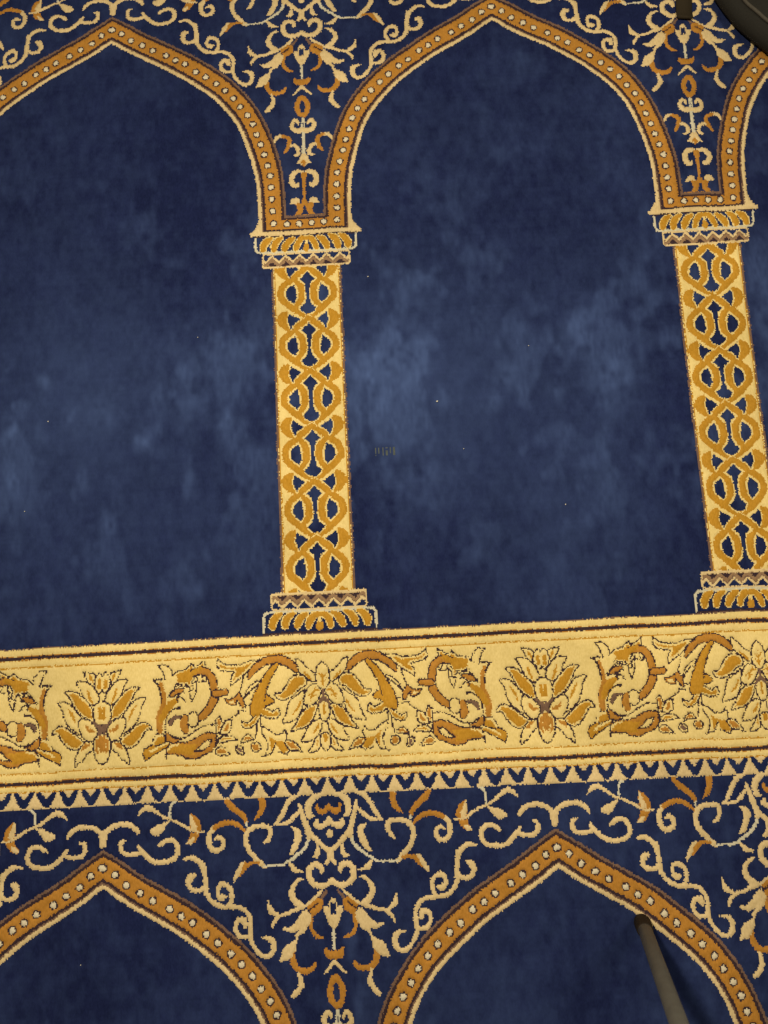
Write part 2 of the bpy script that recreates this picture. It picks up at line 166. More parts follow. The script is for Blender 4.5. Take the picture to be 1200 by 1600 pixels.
"w":[1.6,3.2,1.6]},{"l":"palmette","k":"p","c":"G","p":[[8.2,1064.0],[17.8,1064.0],[26.7,1068.8],[33.3,1077.0],[38.9,1087.1],[46.0,1096.4],[35.5,1094.5],[25.5,1091.5],[16.8,1084.0],[12.2,1075.0]],
"o":"K","ow":1.9,"f":"Y","fw":1.7,"s":1},{"l":"palmette","k":"p","c":"Y","p":[[2.7,1084.3],[6.8,1082.6],[14.8,1084.9],[22.5,1091.2],[27.1,1100.2],[32.3,1110.7],[19.6,1110.2],[10.8,1104.4],[5.2,1095.4]],
"o":"K","ow":1.9,"s":1},{"l":"palmette","k":"s","c":"G","p":[[8.5,1089.5],[11.2,1095.5],[16.0,1100.8]],
"w":[2.0,4.0,2.0]},{"l":"palmette","k":"p","c":"Y","p":[[7.9,1103.1],[12.7,1107.3],[17.3,1116.2],[23.7,1124.5],[12.9,1123.3],[7.2,1116.7]],
"o":"K","ow":1.9,"s":1},{"l":"palmette","k":"s","c":"G","p":[[10.5,1110.1],[12.2,1116.4]],
"w":[2.0,2.0]},{"l":"palmette","k":"p","c":"Y","p":[[2.4,1046.9],[4.8,1039.0],[14.0,1036.7],[21.1,1040.9],[24.8,1049.0],[27.5,1056.1],[25.1,1063.0],[15.8,1063.6],[7.9,1058.2]],
"o":"K","ow":1.9,"s":1},{"l":"palmette","k":"s","c":"G","p":[[5.5,1045.0],[11.6,1045.3],[17.2,1054.5]],
"w":[1.7,3.4,1.7]},{"l":"palmette","k":"s","c":"G","p":[[9.8,1040.3],[13.5,1047.4],[20.4,1051.7]],
"w":[1.0,2.0,1.0]},{"l":"palmette","k":"s","c":"G","p":[[8.3,1051.1],[14.3,1052.4],[18.0,1058.5]],
"w":[0.8,1.8,0.8]},{"l":"palmette","k":"p","c":"Y","p":[[-1.0,1005.4],[-4.1,1008.0],[-7.5,1016.2],[-8.1,1028.3],[-5.0,1038.1],[0.8,1044.4],[5.5,1040.5],[9.0,1034.4],[9.3,1023.4],[6.3,1012.5]],
"o":"K","ow":1.9,"s":1},{"l":"palmette","k":"s","c":"G","p":[[-0.1,1018.9],[0.8,1038.8]],
"w":[1.3,1.3]},{"l":"palmette","k":"s","c":"G","p":[[5.6,1021.6],[0.3,1027.8],[-5.5,1022.1]],
"w":[1.0,2.2,1.0]},{"l":"palmette","k":"s","c":"G","p":[[5.0,1029.6],[0.6,1034.8],[-4.2,1030.0]],
"w":[0.8,1.8,0.8]},{"l":"palmette","k":"p","c":"Y","p":[[0.5,1054.7],[5.8,1061.4],[7.5,1070.8],[6.1,1079.6],[0.2,1086.9],[-5.2,1081.0],[-7.8,1071.0],[-6.4,1062.2]],
"o":"K","ow":1.9,"s":1},{"l":"palmette","k":"s","c":"G","p":[[-0.1,1062.6],[0.3,1076.3]],
"w":[2.6,2.6]},{"l":"palmette","k":"p","c":"Y","p":[[0.9,1100.3],[6.0,1104.0],[7.1,1112.8],[3.1,1122.5],[-1.3,1122.3],[-4.1,1111.3],[-3.2,1103.5]],
"o":"K","ow":1.9,"s":1},{"l":"palmette","k":"s","c":"G","p":[[1.6,1103.8],[0.9,1111.5]],
"w":[3.1,3.1]},{"l":"palmette","k":"s","c":"B","p":[[0.8,1044.7],[0.0,1050.7],[-0.6,1055.2]],
"w":[2.6,4.5,4.0]},{"l":"palmette","k":"s","c":"B","p":[[0.6,1055.7],[3.9,1058.8],[7.7,1063.9]],
"w":[6.1,5.1,3.0]},{"l":"lotus","k":"p","c":"Y","p":[[273.3,1003.4],[286.9,1005.3],[289.8,1009.8],[288.2,1018.2],[286.3,1022.0],[280.2,1016.5],[277.0,1010.3]],
"o":"K","ow":1.9,"s":1},{"l":"lotus","k":"s","c":"G","p":[[282.4,1007.5],[283.8,1010.7],[286.6,1016.3]],
"w":[2.1,4.2,2.1]},{"l":"lotus","k":"p","c":"Y","p":[[264.1,1017.1],[276.4,1016.1],[285.1,1021.7],[291.3,1029.3],[295.2,1038.0],[295.0,1044.1],[287.6,1048.7],[280.2,1044.5],[274.0,1036.9],[270.3,1027.0]],
"o":"K","ow":1.9,"s":1},{"l":"lotus","k":"s","c":"G","p":[[279.6,1027.5],[282.0,1036.1],[287.0,1046.1]],
"w":[2.2,4.4,2.2]},{"l":"lotus","k":"p","c":"G","p":[[248.9,1029.1],[262.9,1029.2],[271.6,1035.5],[279.0,1043.2],[286.4,1053.3],[288.6,1066.6],[286.4,1070.3],[274.1,1063.7],[265.5,1055.7],[259.3,1044.5],[254.3,1034.6]],
"o":"K","ow":1.9,"f":"Y","fw":1.7,"s":1},{"l":"lotus","k":"p","c":"Y","p":[[239.9,1043.2],[253.2,1043.9],[260.6,1050.6],[268.0,1059.5],[271.9,1065.7],[268.3,1070.3],[268.0,1078.7],[272.0,1088.7],[263.2,1083.4],[253.3,1074.3],[248.4,1063.2],[245.8,1052.2]],
"o":"K","ow":1.9,"s":1},{"l":"lotus","k":"s","c":"G","p":[[254.2,1052.7],[259.4,1060.8],[263.7,1070.6]],
"w":[1.8,3.7,1.8]},{"l":"lotus","k":"p","c":"G","p":[[232.6,1084.8],[235.0,1079.2],[241.1,1074.8],[250.9,1076.9],[260.7,1084.2],[269.3,1091.9],[274.5,1096.9],[270.8,1103.8],[264.5,1107.3],[255.9,1105.0],[247.4,1096.6],[241.2,1086.7],[236.9,1083.9]],
"o":"K","ow":1.9,"f":"Y","fw":1.7,"s":1},{"l":"lotus","k":"p","c":"Y","p":[[275.4,1097.9],[286.4,1098.1],[287.3,1107.1],[279.1,1114.0],[274.3,1121.7],[268.2,1124.9],[264.0,1129.1],[264.3,1116.5],[269.4,1106.1]],
"o":"K","ow":1.9,"s":1},{"l":"lotus","k":"s","c":"O","p":[[273.0,1107.5],[276.7,1102.9],[282.1,1100.3]],
"w":[2.7,5.4,2.7]},{"l":"lotus","k":"p","c":"Y","p":[[270.5,1066.2],[281.5,1068.4],[290.1,1076.3],[294.0,1083.7],[290.1,1091.8],[286.4,1096.1],[277.9,1094.9],[271.7,1087.5],[268.0,1077.7],[267.8,1070.3]],
"o":"K","ow":1.9,"s":1},{"l":"lotus","k":"s","c":"O","p":[[277.8,1076.2],[282.7,1081.9],[289.5,1083.4]],
"w":[2.7,5.4,2.7]},{"l":"lotus","k":"p","c":"Y","p":[[295.8,1004.6],[300.8,1010.4],[302.6,1017.8],[301.1,1026.2],[296.2,1032.3],[291.3,1026.9],[289.2,1019.5],[290.6,1009.8]],
"o":"K","ow":1.9,"s":1},{"l":"lotus","k":"s","c":"G","p":[[295.7,1015.6],[295.7,1024.7]],
"w":[5.1,5.1]},{"l":"lotus","k":"p","c":"Y","p":[[297.4,1042.8],[306.3,1049.5],[307.5,1060.4],[303.8,1071.0],[296.4,1075.1],[289.5,1069.3],[287.4,1058.1],[290.1,1047.4]],
"o":"K","ow":1.9,"s":1},{"l":"lotus","k":"s","c":"G","p":[[296.8,1053.2],[297.7,1065.9]],
"w":[4.9,4.9]},{"l":"lotus","k":"p","c":"Y","p":[[302.6,1085.6],[294.0,1089.1],[288.9,1096.5],[289.0,1110.7],[292.7,1122.3],[300.6,1127.4],[308.7,1119.3],[312.0,1107.1],[310.5,1094.1]],
"o":"K","ow":1.9,"s":1},{"l":"lotus","k":"s","c":"O","p":[[297.4,1089.8],[298.6,1099.4],[298.6,1110.0]],
"w":[3.7,7.3,3.7]},{"l":"lotus","k":"s","c":"O","p":[[293.1,1095.5],[292.5,1107.3],[294.9,1113.4]],
"w":[3.7,4.1,2.4]},{"l":"lotus","k":"s","c":"B","p":[[296.2,1076.0],[297.7,1081.5],[296.2,1087.4]],
"w":[4.9,6.4,3.7]},{"l":"lotus","k":"s","c":"B","p":[[288.8,1071.4],[295.0,1077.1]],
"w":[3.7,4.9]},{"l":"scroll","k":"s","c":"K","p":[[214.0,1110.4],[214.6,1124.8]],
"w":[2.1,2.1]},{"l":"scroll","k":"s","c":"Y","p":[[87.6,1032.4],[96.3,1043.1],[102.6,1053.6]],
"w":[8.1,12.7,10.4],
"o":"K","ow":1.8},{"l":"scroll","k":"s","c":"O","p":[[35.5,1016.7],[43.5,1008.7],[54.3,1002.2],[67.2,1000.7],[78.8,1002.5],[89.0,1008.7],[96.1,1016.3],[100.0,1023.4]],
"w":[5.8,9.1,9.8,9.8,9.1,8.6,7.0,1.9],
"o":"K","ow":1.8},{"l":"scroll","k":"p","c":"G","p":[[82.5,1000.4],[96.5,1000.1],[110.2,1005.0],[124.3,1005.0],[134.9,1002.8],[142.7,995.8],[143.9,1005.6],[139.3,1011.3],[128.4,1013.5],[120.2,1014.2],[124.6,1021.8],[125.1,1032.6],[118.2,1027.4],[109.3,1021.2],[100.4,1013.9],[92.7,1005.5]],
"o":"K","ow":1.8,"f":"Y","fw":2.4},{"l":"scroll","k":"s","c":"K","p":[[107.0,1020.3],[109.0,1030.1],[113.2,1041.7]],
"w":[1.9,1.9,1.9]},{"l":"scroll","k":"s","c":"K","p":[[66.9,1007.4],[75.7,1017.0],[87.6,1032.4],[96.6,1038.6],[105.3,1048.6],[106.8,1052.1]],
"w":[1.9,1.9,1.9,2.1,2.7,1.9]},{"l":"scroll","k":"p","c":"G","p":[[81.0,1045.7],[72.7,1048.7],[66.3,1055.4],[67.5,1059.1],[79.0,1061.7],[88.6,1056.3]],
"o":"K","ow":1.8},{"l":"scroll","k":"p","c":"G","p":[[86.0,1060.7],[76.4,1065.8],[69.2,1070.0],[61.4,1064.9],[58.9,1074.5],[64.2,1078.4],[75.7,1078.4],[85.2,1073.6],[92.5,1068.9]],
"o":"K","ow":1.8,"f":"Y","fw":1.6},{"l":"scroll","k":"p","c":"G","p":[[88.0,1066.4],[94.3,1076.3],[103.2,1082.9],[111.5,1079.7],[111.7,1085.5],[107.4,1090.0],[98.2,1089.5],[91.5,1084.7],[85.7,1075.3]],
"o":"K","ow":1.8,"f":"Y","fw":1.4},{"l":"scroll","k":"s","c":"G","p":[[62.2,1007.7],[69.9,1016.9],[77.4,1028.5],[82.8,1040.1],[86.8,1050.5],[90.6,1060.9],[94.7,1070.1]],
"w":[4.6,7.7,9.3,11.6,14.8,14.4,8.1],
"o":"K","ow":1.8},{"l":"scroll","k":"s","c":"G","p":[[83.7,1059.4],[89.0,1068.7]],
"w":[10.4,10.4]},{"l":"scroll","k":"s","c":"K","p":[[85.4,1074.7],[84.8,1095.3],[78.7,1106.2],[77.2,1112.8],[80.6,1123.4]],
"w":[1.8,1.8,1.8,1.8,1.8]},{"l":"scroll","k":"s","c":"K","p":[[90.4,1083.3],[91.0,1093.4],[93.3,1104.1]],
"w":[1.9,1.9,1.9]},{"l":"scroll","k":"p","c":"G","p":[[76.9,1097.7],[69.6,1104.4],[63.7,1107.4],[55.6,1108.4],[50.7,1113.7],[48.8,1124.1],[57.0,1124.5],[64.2,1119.0],[67.2,1111.2],[68.9,1116.8],[73.4,1124.1],[75.2,1111.5]],
"f":"Y","fw":1.2},{"l":"scroll","k":"p","c":"O","p":[[36.2,1116.3],[42.9,1108.6],[53.3,1108.3],[54.5,1111.7],[48.3,1120.4],[41.1,1121.6],[30.8,1125.1]],
"o":"K","ow":1.8,"f":"Y","fw":1.3},{"l":"scroll","k":"s","c":"K","p":[[30.8,1125.1],[38.8,1121.5],[49.1,1122.5],[51.8,1126.1],[63.5,1121.8]],
"w":[1.8,1.8,1.8,1.8,1.8],
"s":0},{"l":"scroll","k":"s","c":"K","p":[[52.2,1107.1],[51.3,1098.7],[54.4,1093.9],[57.5,1099.1],[67.6,1100.1],[75.4,1093.2],[84.6,1088.6]],
"w":[1.9,1.9,1.9,1.9,1.9,1.9,1.9],
"s":0},{"l":"scroll","k":"s","c":"K","p":[[67.0,1111.1],[68.9,1116.8],[73.4,1124.1],[85.6,1126.6]],
"w":[1.6,1.6,1.8,1.8],
"s":0},{"l":"scroll","k":"p","c":"O","p":[[95.5,1105.3],[99.9,1099.2],[106.0,1097.8],[111.4,1103.3],[113.1,1108.7],[105.2,1106.3]],
"o":"K","ow":1.8,"f":"Y","fw":1.0},{"l":"scroll","k":"p","c":"O","p":[[87.7,1111.0],[93.6,1108.6],[99.4,1111.1],[99.4,1117.1],[92.8,1120.7],[87.5,1117.7]],
"o":"K","ow":1.8,"f":"Y","fw":1.0,"s":1},{"l":"scroll","k":"p","c":"Y","p":[[101.5,1110.6],[107.3,1109.2],[110.6,1113.3],[106.8,1118.1],[101.7,1116.2]],
"s":1},{"l":"scroll","k":"p","c":"B","p":[[110.5,1114.4],[118.7,1111.4],[120.0,1118.1],[115.7,1122.9],[108.8,1122.2]],
"o":"K","ow":1.8,"f":"Y","fw":1.2,"s":1},{"l":"scroll","k":"p","c":"O","p":[[113.6,1042.3],[121.5,1048.9],[128.4,1050.6],[134.0,1049.3],[131.0,1055.2],[124.6,1059.2],[118.3,1058.7],[117.6,1052.1],[114.2,1057.6],[110.4,1063.2],[106.5,1062.2],[108.1,1050.5]],
"o":"K","ow":1.8},{"l":"scroll","k":"p","c":"Y","p":[[119.9,1056.7],[122.5,1052.3],[128.8,1053.2],[126.2,1057.0]]},{"l":"scroll","k":"s","c":"K","p":[[105.3,1067.3],[114.9,1065.7],[115.8,1070.0],[122.3,1073.7],[131.2,1078.6],[136.3,1081.3]],
"w":[2.1,1.9,1.9,1.9,1.9,1.9],
"s":0},{"l":"scroll","k":"p","c":"Y","p":[[158.5,1018.3],[165.3,1016.0],[171.1,1017.0],[170.5,1025.0],[159.1,1026.7]],
"o":"K","ow":1.8},{"l":"scroll","k":"s","c":"K","p":[[165.3,1016.0],[160.9,1025.8]],
"w":[1.6,1.6]},{"l":"scroll","k":"p","c":"Y","p":[[172.1,1024.1],[175.9,1027.7],[181.7,1037.1],[178.4,1050.5],[173.7,1042.4],[172.0,1034.4]],
"o":"K","ow":1.9},{"l":"scroll","k":"p","c":"G","p":[[158.8,996.0],[170.6,1003.5],[174.3,1004.8],[177.9,1000.1],[185.6,1007.6],[200.5,1011.2],[204.5,1017.7],[202.0,1026.2],[194.6,1027.7],[184.1,1028.4],[179.0,1037.2],[175.7,1034.5],[177.6,1024.4],[172.6,1016.4],[162.4,1007.9],[159.7,1005.2]],
"o":"K","ow":1.8,"f":"Y","fw":1.6},{"l":"scroll","k":"s","c":"O","p":[[171.3,1074.1],[164.8,1070.4],[155.0,1060.9],[149.0,1050.2],[147.7,1040.0],[149.0,1029.8],[151.2,1020.8],[157.6,1013.4],[166.6,1010.8],[175.8,1013.1]],
"w":[5.8,8.8,8.8,9.1,8.8,8.8,8.8,8.6,8.6,7.0],
"o":"K","ow":1.8},{"l":"scroll","k":"s","c":"O","p":[[147.0,1042.2],[140.0,1041.5],[132.8,1040.8]],
"w":[7.7,7.4,6.3],
"o":"K","ow":1.8},{"l":"scroll","k":"s","c":"G","p":[[166.8,1007.9],[175.8,1012.9],[184.8,1017.9]],
"w":[5.8,7.0,9.3]},{"l":"scroll","k":"p","c":"Y","p":[[204.0,1015.4],[206.7,1006.4],[214.3,999.3],[224.3,999.8],[218.6,1008.1],[215.5,1017.1],[213.0,1024.8]],
"o":"K","ow":1.8},{"l":"scroll","k":"s","c":"Y","p":[[201.1,1019.9],[208.8,1025.9],[215.8,1026.3]],
"w":[7.0,12.8,7.0]},{"l":"scroll","k":"s","c":"K","p":[[218.7,1019.3],[230.9,1019.9]],
"w":[3.0,3.0]},{"l":"scroll","k":"s","c":"K","p":[[230.9,1019.9],[223.9,1026.7],[220.6,1036.7],[218.9,1055.9],[222.5,1063.1],[226.1,1067.5],[225.1,1089.3]],
"w":[1.9,3.5,3.5,2.9,2.1,2.1,1.9],
"s":0},{"l":"scroll","k":"s","c":"O","p":[[220.8,1025.4],[217.3,1036.6],[216.6,1045.6],[217.1,1054.7],[220.1,1063.8],[222.1,1072.9],[222.3,1080.8],[221.5,1088.5]],
"w":[4.6,4.6,5.3,7.7,9.7,9.7,8.8,6.5]},{"l":"scroll","k":"s","c":"G","p":[[199.0,1047.6],[207.9,1053.3],[215.3,1063.6],[220.4,1072.8]],
"w":[4.6,9.3,9.7,7.0]},{"l":"scroll","k":"p","c":"O","p":[[188.3,1034.0],[193.1,1032.6],[198.9,1032.8],[205.8,1037.2],[210.7,1043.3],[201.7,1042.9],[197.2,1040.4],[191.0,1037.6]],
"o":"K","ow":1.8},{"l":"scroll","k":"s","c":"K","p":[[183.9,1031.0],[190.9,1030.2],[199.2,1029.8],[204.8,1034.8],[211.0,1042.5]],
"w":[2.1,1.9,1.9,1.9,2.1]},{"l":"scroll","k":"s","c":"K","p":[[187.8,1038.5],[192.7,1037.7],[198.1,1043.6]],
"w":[1.9,1.9,1.9]},{"l":"scroll","k":"s","c":"K","p":[[187.1,1051.0],[192.2,1045.0],[199.2,1044.8],[197.7,1049.8]],
"w":[2.4,2.1,1.9,2.7]},{"l":"scroll","k":"s","c":"K","p":[[195.0,1057.6],[203.1,1058.7],[211.5,1066.8],[214.5,1077.0],[214.7,1088.4]],
"w":[4.0,1.9,1.9,1.9,1.9]},{"l":"scroll","k":"p","c":"Y","p":[[170.6,1070.4],[175.7,1064.5],[181.4,1065.3],[185.4,1071.2],[183.8,1081.2],[177.7,1084.4],[171.0,1080.5]],
"o":"K","ow":1.8,"s":1},{"l":"scroll","k":"s","c":"O","p":[[188.0,1070.7],[190.0,1078.1],[189.4,1083.7],[187.3,1088.6]],
"w":[6.9,9.7,9.7,6.5],
"o":"K","ow":1.0},{"l":"scroll","k":"s","c":"B","p":[[195.0,1069.9],[202.0,1069.9],[206.9,1074.4],[208.8,1079.6]],
"w":[2.8,4.2,5.3,2.3],
"o":"K","ow":0.8},{"l":"scroll","k":"p","c":"O","p":[[193.7,1099.7],[204.6,1096.7],[211.0,1089.2],[215.5,1088.3],[213.7,1101.5],[204.1,1103.9]],
"o":"K","ow":1.8},{"l":"scroll","k":"p","c":"O","p":[[146.4,1094.4],[157.5,1092.0],[168.8,1095.5],[178.9,1100.4],[187.9,1103.6],[199.5,1103.1],[209.7,1106.0],[213.5,1110.4],[212.7,1118.1],[202.9,1119.3],[192.4,1120.7],[186.4,1124.8],[173.6,1125.3],[162.5,1120.4],[152.4,1116.6],[146.5,1109.4]],
"o":"K","ow":1.8},{"l":"scroll","k":"p","c":"G","p":[[171.5,1106.2],[183.1,1105.6],[199.3,1105.3],[208.4,1107.9],[211.6,1111.4],[210.7,1115.8],[201.9,1117.0],[191.5,1118.2],[182.0,1121.1],[175.2,1119.6],[177.8,1115.4]]},{"l":"scroll","k":"s","c":"Y","p":[[198.1,1105.8],[207.2,1107.9],[212.8,1113.7]],
"w":[2.5,2.8,3.0]},{"l":"scroll","k":"p","c":"Y","p":[[152.3,1100.8],[162.5,1103.5],[168.9,1110.5],[176.1,1115.5],[164.0,1114.9],[156.3,1109.9]],
"o":"K","ow":2.0},{"l":"scroll","k":"s","c":"K","p":[[147.2,1082.8],[159.3,1082.6],[170.6,1087.2],[179.5,1092.1],[188.4,1097.2],[200.0,1096.4],[208.7,1091.3],[214.8,1087.3]],
"w":[1.9,1.9,1.9,1.9,1.9,1.9,1.9,1.9]},{"l":"scroll","k":"p","c":"G","p":[[216.1,1090.5],[225.9,1090.8],[231.4,1097.9],[233.1,1104.9],[243.0,1109.6],[245.4,1115.2],[242.2,1125.5],[235.1,1120.5],[224.1,1114.4],[213.2,1108.4],[208.8,1102.6],[214.7,1101.6]],
"o":"K","ow":1.8},{"l":"scroll","k":"s","c":"Y","p":[[218.8,1092.9],[226.8,1094.4],[231.3,1103.5]],
"w":[3.0,3.9,2.8]},{"l":"scroll","k":"s","c":"Y","p":[[212.2,1103.1],[224.6,1107.6],[235.7,1113.6]],
"w":[2.3,3.5,2.8]},{"l":"scroll","k":"s","c":"K","p":[[214.6,1102.7],[229.3,1106.7]],
"w":[1.3,1.9]},{"l":"scroll","k":"p","c":"O","p":[[137.3,1082.3],[140.9,1072.1],[146.4,1076.0],[145.6,1094.1],[140.4,1092.5]],
"o":"K","ow":1.8,"f":"Y","fw":1.0},{"l":"scroll","k":"p","c":"O","p":[[124.6,1078.3],[133.0,1078.7],[138.2,1086.8],[141.7,1095.3],[131.8,1096.0],[126.3,1091.8]],
"o":"K","ow":1.8,"f":"Y","fw":2.6},{"l":"scroll","k":"p","c":"G","p":[[118.0,1104.2],[125.9,1098.2],[137.5,1097.7],[144.1,1102.7],[141.7,1106.8],[128.9,1105.5]],
"o":"K","ow":1.8,"f":"Y","fw":1.8},{"l":"scroll","k":"p","c":"O","p":[[127.7,1123.6],[134.1,1114.4],[141.2,1111.2],[146.9,1115.0],[147.8,1119.5],[142.7,1122.7]],
"o":"K","ow":1.8,"f":"Y","fw":1.4},{"l":"scroll","k":"s","c":"K","p":[[146.8,1076.0],[145.2,1107.2]],
"w":[1.9,2.1]},{"l":"lattice","k":"s","c":"G","p":[[-2.3,2.3],[8.4,11.8],[17.9,19.9],[28.1,28.6],[36.3,36.1],[39.3,45.0],[38.3,54.2],[31.8,62.0],[22.2,70.9],[12.3,78.2],[-0.1,86.1],[-5.1,89.2]],
"w":[9.7,9.7,9.7,9.7,9.7,10.2,10.2,9.4,9.7,9.7,9.9,9.9]},{"l":"lattice","k":"p","c":"G","p":[[29.4,-7.6],[38.1,-6.3],[44.4,-0.2],[46.0,8.0],[42.3,15.8],[34.6,22.3],[27.0,23.5],[25.4,17.4],[29.4,9.6],[29.0,1.5]],
"s":1},{"l":"lattice","k":"s","c":"G","p":[[16.6,28.2],[10.0,37.2],[8.7,47.1],[10.8,57.8],[17.3,68.1]],
"w":[7.5,10.4,10.7,10.2,7.5]},{"l":"lattice","k":"p","c":"N","p":[[27.0,-3.7],[29.2,2.9],[29.5,9.6],[25.2,20.8],[23.5,16.0],[17.5,10.5],[12.8,7.2],[19.0,2.3],[24.1,-0.1]],
"o":"Y","ow":1.5},{"l":"lattice","k":"p","c":"N","p":[[19.8,33.1],[26.8,37.5],[30.8,43.1],[31.2,52.4],[27.0,57.5],[20.6,62.6],[16.5,56.8],[17.3,44.9]],
"o":"Y","ow":1.5},{"l":"lattice","k":"p","c":"N","p":[[-2.7,13.7],[-0.1,12.5],[3.7,17.4],[11.0,24.6],[4.6,29.5],[2.4,38.7],[1.8,55.9],[4.6,65.3],[11.8,71.7],[7.9,77.4],[2.8,80.4],[-4.8,80.3]],
"o":"Y","ow":1.5},{"l":"lattice","k":"s","c":"Y","p":[[-2.2,-2.0],[7.6,5.8]],
"w":[1.3,1.0]},{"l":"capital","k":"s","c":"Y","p":[[-1.4,375.5],[7.4,376.4],[12.7,384.6],[15.2,392.6]],
"w":[8.4,9.9,10.6,9.2]},{"l":"capital","k":"s","c":"G","p":[[-1.4,375.5],[7.4,376.4],[12.7,384.6],[15.2,392.6]],
"w":[6.2,7.7,8.4,7.0]},{"l":"capital","k":"s","c":"Y","p":[[18.6,375.0],[24.8,379.3],[30.2,386.9],[31.6,392.2]],
"w":[7.0,11.4,12.1,9.9]},{"l":"capital","k":"s","c":"G","p":[[18.6,375.0],[24.8,379.3],[30.2,386.9],[31.6,392.2]],
"w":[4.8,9.1,9.9,7.7]},{"l":"capital","k":"s","c":"Y","p":[[36.5,373.4],[43.2,378.3],[46.9,385.9],[47.8,392.0]],
"w":[7.0,11.7,12.1,9.9]},{"l":"capital","k":"s","c":"G","p":[[36.5,373.4],[43.2,378.3],[46.9,385.9],[47.8,392.0]],
"w":[4.8,9.5,9.9,7.7]},{"l":"capital","k":"s","c":"Y","p":[[51.3,373.1],[58.4,378.3],[62.9,385.5],[63.5,391.8]],
"w":[6.3,11.4,12.1,9.9]},{"l":"capital","k":"s","c":"G","p":[[51.3,373.1],[58.4,378.3],[62.9,385.5],[63.5,391.8]],
"w":[4.0,9.2,9.9,7.7]},{"l":"capital","k":"s","c":"Y","p":[[-0.0,382.0],[0.1,386.4]],
"w":[4.1,4.8]},{"l":"capital","k":"s","c":"G","p":[[0.1,388.1],[0.3,393.3]],
"w":[7.3,8.9]},{"l":"base","k":"s","c":"Y","p":[[-0.7,941.2],[7.8,942.6],[13.5,950.5],[15.4,957.4]],
"w":[8.9,10.5,11.2,9.7]},{"l":"base","k":"s","c":"G","p":[[-0.7,941.2],[7.8,942.6],[13.5,950.5],[15.4,957.4]],
"w":[6.7,8.2,9.0,7.5]},{"l":"base","k":"s","c":"Y","p":[[18.2,940.6],[24.9,944.3],[29.7,951.4],[32.0,956.6]],
"w":[7.3,11.2,12.0,10.1]},{"l":"base","k":"s","c":"G","p":[[18.2,940.6],[24.9,944.3],[29.7,951.4],[32.0,956.6]],
"w":[5.1,9.0,9.8,7.8]},{"l":"base","k":"s","c":"Y","p":[[36.3,939.0],[43.7,943.6],[47.7,950.6],[48.6,956.3]],
"w":[7.3,11.2,12.0,10.1]},{"l":"base","k":"s","c":"G","p":[[36.3,939.0],[43.7,943.6],[47.7,950.6],[48.6,956.3]],
"w":[5.1,9.0,9.8,7.8]},{"l":"base","k":"s","c":"Y","p":[[53.4,939.0],[60.0,942.8],[64.8,949.8],[65.3,956.6]],
"w":[6.5,11.2,12.0,10.1]},{"l":"base","k":"s","c":"G","p":[[53.4,939.0],[60.0,942.8],[64.8,949.8],[65.3,956.6]],
"w":[4.3,9.0,9.8,7.9]},{"l":"base","k":"s","c":"Y","p":[[0.4,947.6],[0.9,951.5]],
"w":[3.8,4.8]},{"l":"base","k":"s","c":"G","p":[[1.3,955.0],[1.1,959.2]],
"w":[6.8,8.5]}],
"dots":[[299.0,-3.9],[284.1,4.8],[269.4,17.9],[251.4,27.9],[234.9,37.9],[213.2,48.6],[197.9,58.6],[182.6,67.0],[165.6,82.1],[150.3,92.6],[133.7,106.2],[120.2,119.3],[106.7,133.7],[96.4,149.7],[85.2,165.1],[76.8,181.5],[79.1,183.8],[71.1,199.8],[65.0,217.1],[64.8,217.5],[60.1,234.7],[55.4,253.5],[51.0,271.1],[49.9,290.2],[49.3,309.8],[48.8,328.9],[48.1,349.1],[27.8,351.2],[9.3,351.0]]}''')
RES = 0.5
TW, TH = int(300/RES), int(round(HROW/RES))
VS = {"su": 980.3, "sl": 1147.3, "tb": 1179.5, "st": 422.8, "sb": 909.5, "x1": 500.3}
V0 = VS['tb']+.4-HROW                  # each repeat starts just under the toothed edging of the one above
uu = (np.arange(TW)+.5)*RES; vv = (np.arange(TH)+.5)*RES+V0
GU, GV = np.meshgrid(uu, vv)
PARTS = ['niche_field', 'pointed_arch', 'spandrel_panel', 'column', 'capital', 'base', 'border_band', 'palmette_motif', 'lotus_motif', 'scroll_motif', 'toothed_edging']
PI_ = {n: i for i, n in enumerate(PARTS)}
cls = np.full(GU.shape, CI['N'], np.int8); prt = np.full(GU.shape, PI_['niche_field'], np.int8)
def put(mask, c, p=None):
    cls[mask] = CI[c]
    if p is not None: prt[mask] = PI_[p]

def catmull(P, n=6):
    P = np.asarray(P, float)
    if len(P) < 3: return P
    Q = np.vstack([2*P[0]-P[1], P, 2*P[-1]-P[-2]]); out = []
    for i in range(1, len(Q)-2):
        a, b, c, d = Q[i-1], Q[i], Q[i+1], Q[i+2]
        for t in np.arange(n)/n:
            out.append(.5*((2*b)+(c-a)*t+(2*a-5*b+4*c-d)*t*t+(3*b-a-3*c+d)*t**3))
    out.append(Q[-2]); return np.array(out)
def window(P, pad):
    i0 = max(0, int((P[:,0].min()-pad)/RES)); i1 = min(TW, int((P[:,0].max()+pad)/RES)+2)
    j0 = max(0, int((P[:,1].min()-pad-V0)/RES)); j1 = min(TH, int((P[:,1].max()+pad-V0)/RES)+2)
    return (slice(j0, j1), slice(i0, i1)) if i1 > i0 and j1 > j0 else None
def segdist(U, V, P, wd=None, closed=False):
    D = np.full(U.shape, 1e9)
    Q = np.vstack([P, P[:1]]) if closed else P
    for i in range(len(Q)-1):
        a, b = Q[i,:2], Q[i+1,:2]; d = b-a; L = d@d
        if L < 1e-9: continue
        t = np.clip(((U-a[0])*d[0]+(V-a[1])*d[1])/L, 0, 1)
        e = np.hypot(U-a[0]-t*d[0], V-a[1]-t*d[1])
        if wd is not None: e = e-.5*(wd[i]+(wd[i+1]-wd[i])*t)
        D = np.minimum(D, e)
    return D
